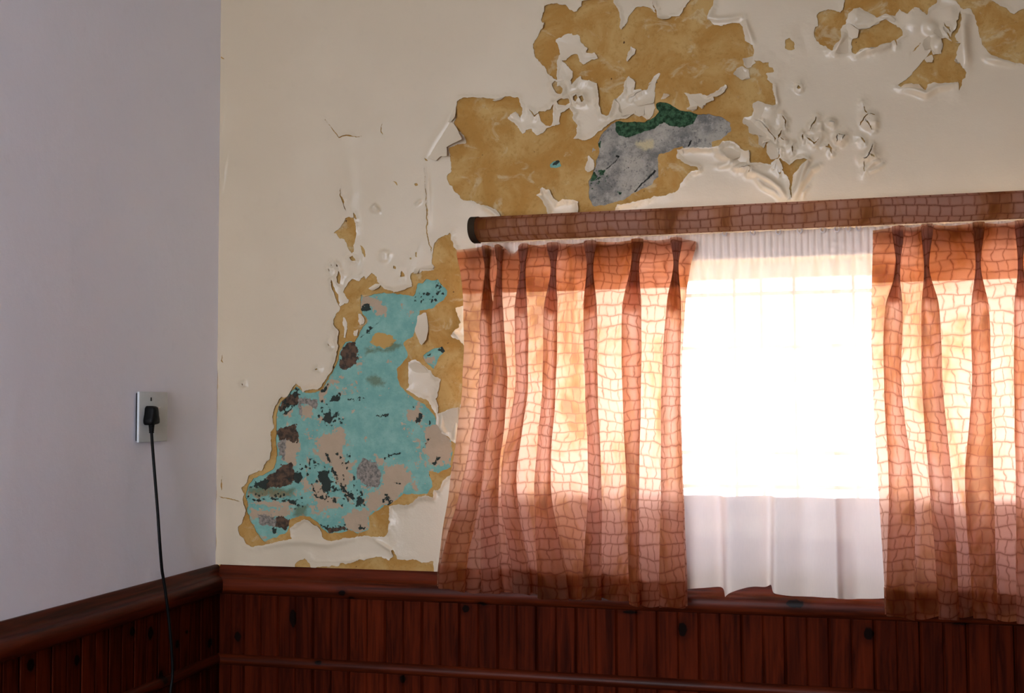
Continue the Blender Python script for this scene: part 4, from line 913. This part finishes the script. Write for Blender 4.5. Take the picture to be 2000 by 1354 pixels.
    for i in range(nf):                      # each pinch pleat is a flattened stack of cloth inside the fold
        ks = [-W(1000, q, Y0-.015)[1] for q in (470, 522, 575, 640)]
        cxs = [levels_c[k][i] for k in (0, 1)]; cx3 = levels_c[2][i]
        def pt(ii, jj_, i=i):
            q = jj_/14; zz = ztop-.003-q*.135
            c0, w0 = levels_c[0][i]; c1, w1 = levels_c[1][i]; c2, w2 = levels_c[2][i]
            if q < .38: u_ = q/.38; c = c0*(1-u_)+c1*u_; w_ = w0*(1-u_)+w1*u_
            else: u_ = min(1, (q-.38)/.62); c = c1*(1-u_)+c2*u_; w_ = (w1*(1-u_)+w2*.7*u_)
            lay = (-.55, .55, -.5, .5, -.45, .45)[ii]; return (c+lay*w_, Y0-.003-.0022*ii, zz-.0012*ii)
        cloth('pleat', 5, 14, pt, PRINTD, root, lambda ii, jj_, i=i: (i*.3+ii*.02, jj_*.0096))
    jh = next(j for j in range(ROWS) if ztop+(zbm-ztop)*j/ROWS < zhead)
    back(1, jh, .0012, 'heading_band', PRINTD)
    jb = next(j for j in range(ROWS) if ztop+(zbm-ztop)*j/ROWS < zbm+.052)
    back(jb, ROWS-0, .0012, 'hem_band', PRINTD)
    return root
fo = [[948,950,950,950,922,882],[973,975,973,978,960,962],[1021,1020,1018,1019,995,1021],[1078,1080,1075,1072,1060,1080],[1152,1152,1152,1155,1162,1156],[1244,1240,1235,1235,1237,1240],[1320,1320,1316,1310,1312,1313]]
hw = [[9,4,12,16,20,26],[8,4,10,14,16,18],[10,5,12,12,15,17],[12,5,13,13,16,30],[12,6,13,12,13,19],[12,8,18,18,12,10],[12,5,14,18,21,26]]
curtain('printed_curtain', 'orange and pink crackle-print curtain whose side edge hangs against the peeling wall', fo, hw,
        [888,896,902,899,876,851], [1358,1347,1337,1329,1333,1341], 1.607, .931, .911, 1.517, {1: .017}, 1)
fr = [[1755,1754,1746,1744,1760,1758],[1812,1810,1816,1820,1836,1850],[1913,1911,1915,1918,1914,1924],[1996,1994,1996,1997,2004,2006],[2085,2085,2085,2088,2090,2090],[2170,2170,2172,2175,2178,2180],[2260,2260,2262,2262,2262,2260],[2350,2350,2350,2352,2354,2350],[2440,2440,2440,2440,2444,2440]]
hr = [[12,4,17,17,24,28],[12,5,17,20,22,20],[12,5,17,19,28,24],[12,5,14,16,20,22]]+[[12,5,15,18,22,26]]*5
curtain('printed_curtain', 'orange and pink crackle-print curtain right of the white voile, cut by the frame', fr, hr,
        [1706,1704,1702,1705,1716,1729], [2480,2480,2480,2480,2480,2480], 1.611, .911, .911, 1.514, {}, 2)
# sheer
def n1(u, s, seed):
    x_ = u/s; i = math.floor(x_); f = x_-i; f = f*f*(3-2*f)
    R = lambda k: math.sin((k*127.1+seed*311.7))*43758.5453 % 1
    return R(i)*(1-f)+R(i+1)*f-.5
SX0, SX1 = .600, 2.26; SC_, SR_ = 620, 80; ZS0, ZS1 = 1.617, .938; YS = -.046
def sheer_pt(i, j, off=0):
    u = SX0+(SX1-SX0)*i/SC_; v = j/SR_; z = ZS0+(ZS1-ZS0)*v
    th = min(1, max(0, (z-1.545)/.03)); th = th*th*(3-2*th); lo = min(1, max(0, (1.56-z)/.25)); lo = lo*lo*(3-2*lo)
    dy = th*.0045*math.sin(u*2*math.pi/.0125+2.2*math.sin(u*31))
    mid = .006*math.sin(u*2*math.pi/.031+3*math.sin(u*13))+.007*n1(u, .02, 3)
    dy += (1-th)*(mid*(1-lo*.7))
    us = u+.02*(v-.3)*math.sin(u*17)
    big = .017*math.sin(us*2*math.pi/.105+2.3*math.sin(us*9+1))+.014*n1(us, .05, 8)+.006*n1(us, .018, 12)
    dy += lo*big
    x = u+(.012*lo*math.sin(us*2*math.pi/.105+1.2))
    zb = 0
    if v > .6:
        q = (v-.6)/.4
        bump = lambda c, w_, h: h*math.exp(-((u-c)/w_)**2)
        zb = q*q*(bump(1.092, .014, -.013)+bump(1.135, .020, .012)+bump(1.165, .012, .010)+bump(1.30, .10, -.006)+bump(1.03, .05, .004))+q*q*.003*math.sin(u*60)
    return (x, YS-dy*.8+off-.004*max(0, v-.9)*10*0, z+zb)
sh = tag(link('voile_curtain', None), 'sheer white voile net curtain filling the gap between the printed curtains', 'curtain')
uvs = lambda i, j: ((SX0+(SX1-SX0)*i/SC_)*1.5, ZS0+(ZS1-ZS0)*j/SR_)
cloth('cloth', SC_, SR_, sheer_pt, SHEER, sh, uvs)
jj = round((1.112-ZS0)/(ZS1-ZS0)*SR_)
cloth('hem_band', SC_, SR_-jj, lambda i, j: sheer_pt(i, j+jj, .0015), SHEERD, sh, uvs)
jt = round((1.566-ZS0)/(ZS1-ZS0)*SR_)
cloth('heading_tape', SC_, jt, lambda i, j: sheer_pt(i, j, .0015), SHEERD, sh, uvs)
# track with gliders, hidden up behind the pelmet
tr = tag(link('curtain_track', None), 'white curtain track with little loops showing under the cloth pelmet', 'curtain rail')
piece('track', (.64, -.052, 1.630), (2.3, -.040, 1.644), PLAST, tr)
for xx in (.70, 1.5, 2.25): piece('bracket', (xx-.008, -.0405, 1.628), (xx+.008, .0, 1.640), PLAST, tr)
bm = bmesh.new()
ring = [(.0042*math.cos(a*math.pi/8), 0, .0052*math.sin(a*math.pi/8)) for a in range(17)]
tube(bm, ring, .0011, 6)
tube(bm, [(0, 0, .005), (0, 0, .026)], .0012, 6)
gm = bpy.data.meshes.new('glider'); bm.to_mesh(gm); bm.free(); smooth(gm); gm.materials.append(PLAST)
for px_, py in ((1520,455),(1562,453),(1607,451),(1635,450),(1657,449),(1677,448),(1470,456),(1415,458)):
    gx_, gz_ = W(px_, py, -.058); link('glider', gm, None, tr, (gx_, -.056, gz_+.003))

# ------------------------------------------------------------------ pelmet: cloth-covered rounded board
pel = tag(link('pelmet', None), 'rounded pelmet wrapped in brown crackle-print cloth above the curtains', 'pelmet')
pr = []
zc_, rz, yb, dp = 1.6365, .0245, .094, .044
for k in range(21):
    a = -math.pi/2+math.pi*k/20; pr.append((yb+dp*abs(math.cos(a))**.9, zc_+rz*(1 if math.sin(a) > 0 else -1)*abs(math.sin(a))**.9))
PX0, PX1 = .6115, 2.34
def pel_mesh(nm, x0, x1, grow, mat, nxs, closed=True):
    prof = [(d+(grow if d > yb else 0), z+(z-zc_)*grow/rz) for d, z in pr]+([] if not closed else [(yb-.004, zc_+rz+grow), (yb-.004, zc_-rz-grow)])
    n_ = len(prof); V = []; UV = []
    s_ = [0]
    for k in range(1, n_+1): s_.append(s_[-1]+math.hypot(prof[k % n_][0]-prof[k-1][0], prof[k % n_][1]-prof[k-1][1]))
    for i in range(nxs+1):
        xx = x0+(x1-x0)*i/nxs
        for k in range(n_+1):
            d, z = prof[k % n_]; V.append((xx, -d, z)); UV.append((xx+.6, s_[k]+.3))
    Fc = [(i*(n_+1)+k, (i+1)*(n_+1)+k, (i+1)*(n_+1)+k+1, i*(n_+1)+k+1) for i in range(nxs) for k in range(n_ if closed else n_-1)]
    c0 = [k for k in range(n_)]; c1 = [nxs*(n_+1)+k for k in range(n_)][::-1]
    me = bpy.data.meshes.new(nm); me.from_pydata(V, [], Fc+([c0, c1] if closed else [])); smooth(me)
    uv = me.uv_layers.new(name='cloth'); uv.data.foreach_set('uv', [c for l in me.loops for c in UV[l.vertex_index]])
    o = link(nm, me, mat, pel); md = o.modifiers.new('es', 'EDGE_SPLIT'); md.split_angle = math.radians(50); return o
pel_mesh('cloth_cover', PX0, PX1, 0, PELM, 60, False)
piece('board', (PX0+.002, -.100, 1.633), (PX1, -.092, 1.6605), WHITE, pel)  # hidden board made white to bounce window light onto the wall above
bm = bmesh.new(); vs = [bm.verts.new((PX1, -d, z)) for d, z in pr]; bm.faces.new(vs); frombm('end_cap', bm, BRAID, pel)
pel_mesh('braid_edging', PX0-.0005, PX0+.013, .0011, BRAID, 2)
for xx in (.665, 1.45, 2.28): piece('bracket', (xx-.01, -.0905, 1.650), (xx+.01, 0, 1.656), PLAST, pel)

# ------------------------------------------------------------------ socket, plug and cord on the left wall
so = tag(link('wall_socket', None), 'white rectangular wall socket plate on the pale left wall', 'socket'); 
py0, pz1 = L(264, 765); py1, pz0 = L(319, 862)
so.location = (0, (py0+py1)/2, (pz0+pz1)/2)
def rbox(name, cx, cy, cz, sx, sy, sz, bev, mat, parent, seg=3):
    bm = bmesh.new(); box(bm, (cx-sx/2, cy-sy/2, cz-sz/2), (cx+sx/2, cy+sy/2, cz+sz/2))
    bmesh.ops.bevel(bm, geom=list(bm.edges), offset=bev, segments=seg, affect='EDGES', profile=.6)
    return frombm(name, bm, mat, parent, True)
hy, hz = (py1-py0), (pz1-pz0)
rbox('gap_shade', .0022, 0, 0, .004, hy-.006, hz-.006, .0008, BLACK, so)  # black inset put in as the shaded gap behind the plate
rbox('face_plate', .0065, 0, 0, .005, hy, hz, .0016, PLATE, so)
sl = L(295, 780, .009)
rbox('screw_slot', .0088, sl[0]-so.location.y, sl[1]-so.location.z, .0022, .0036, .0072, .0008, BLACK, so, 2)
sw = L(309, 802, .009)
rbox('switch_rocker', .0098, sw[0]-so.location.y, sw[1]-so.location.z, .0045, .008, .014, .0012, PLATE, so, 2)
cord = tag(link('power_cord', None), 'black three-pin plug and its thin black cord hanging down the pale wall', 'plug')
cy0, cz0 = L(296, 820, .02); cord.location = (0.009, cy0, cz0)
out = [(412,456),(430,450),(535,450),(556,458),(572,500),(582,560),(598,625),(618,680),(618,735),(600,752),(545,758),(480,766),(410,768),(365,764),(342,745),(338,695),(352,650),(375,590),(388,520),(395,480)]
bm = bmesh.new(); rings = []
for xo, sc_ in ((.0092, .92), (.011, 1.0), (.018, 1.0), (.024, .97), (.028, .88), (.0295, .70)):
    P_ = [L(240+(478+(a-478)*.52)/8.467, 740+b/8.467, .019) for a, b in out]; my = sum(p[0] for p in P_)/len(P_); mz = sum(p[1] for p in P_)/len(P_)
    rings.append([bm.verts.new((xo-.009, my+(p[0]-my)*sc_-cy0, mz+(p[1]-mz)*sc_-cz0)) for p in P_])
for a, b in zip(rings, rings[1:]):
    for k in range(len(out)): bm.faces.new((a[k], a[(k+1) % len(out)], b[(k+1) % len(out)], b[k]))
bm.faces.new(rings[0][::-1]); bm.faces.new(rings[-1]); bmesh.ops.recalc_face_normals(bm, faces=bm.faces)
frombm('plug_body', bm, BLACK, cord, True)
pl = []
for (px_, py), xo in zip(((296,829),(296,836),(296,846)), (.020, .021, .022)):
    q = L(px_, py, xo); pl.append((xo-.009, q[0]-cy0, q[1]-cz0))
bm = bmesh.new(); pts = []; rad = []
for k in range(25):
    t_ = k/24; i_ = min(1, int(t_*2)); f_ = t_*2-i_; p = [pl[i_][c]*(1-f_)+pl[i_+1][c]*f_ for c in range(3)]
    pts.append(p); rad.append((.0062-.0014*t_)*(1 if (k//2) % 2 else .84))
tube(bm, pts, rad, 14); frombm('strain_relief', bm, BLACK, cord, True)
cp = []
for (px_, py), xo in zip(((296,842),(297,860),(300,900),(304,950),(308,1000),(312,1060),(316,1110),(319,1130),(325,1170),(331,1220),(336,1280),(337,1320),(333,1354),(330,1420),(326,1520),(322,1640)), (.022,.025,.032,.040,.048,.054,.052,.052,.054,.055,.055,.054,.052,.05,.05,.05)):
    q = L(px_, py, xo); cp.append((xo-.009, q[0]-cy0, q[1]-cz0))
last = cp[-1]; zf = .0035-cz0
cp += [(last[0], last[1]+.005, (last[2]+zf)/2), (last[0]+.004, last[1]+.01, zf+.05), (last[0]+.03, last[1]+.01, zf+.008), (last[0]+.10, last[1]-.02, zf), (last[0]+.22, last[1]-.15, zf)]
bm = bmesh.new(); tube(bm, catmull(cp, 6), .0029, 10); frombm('cord', bm, BLACK, cord, True)
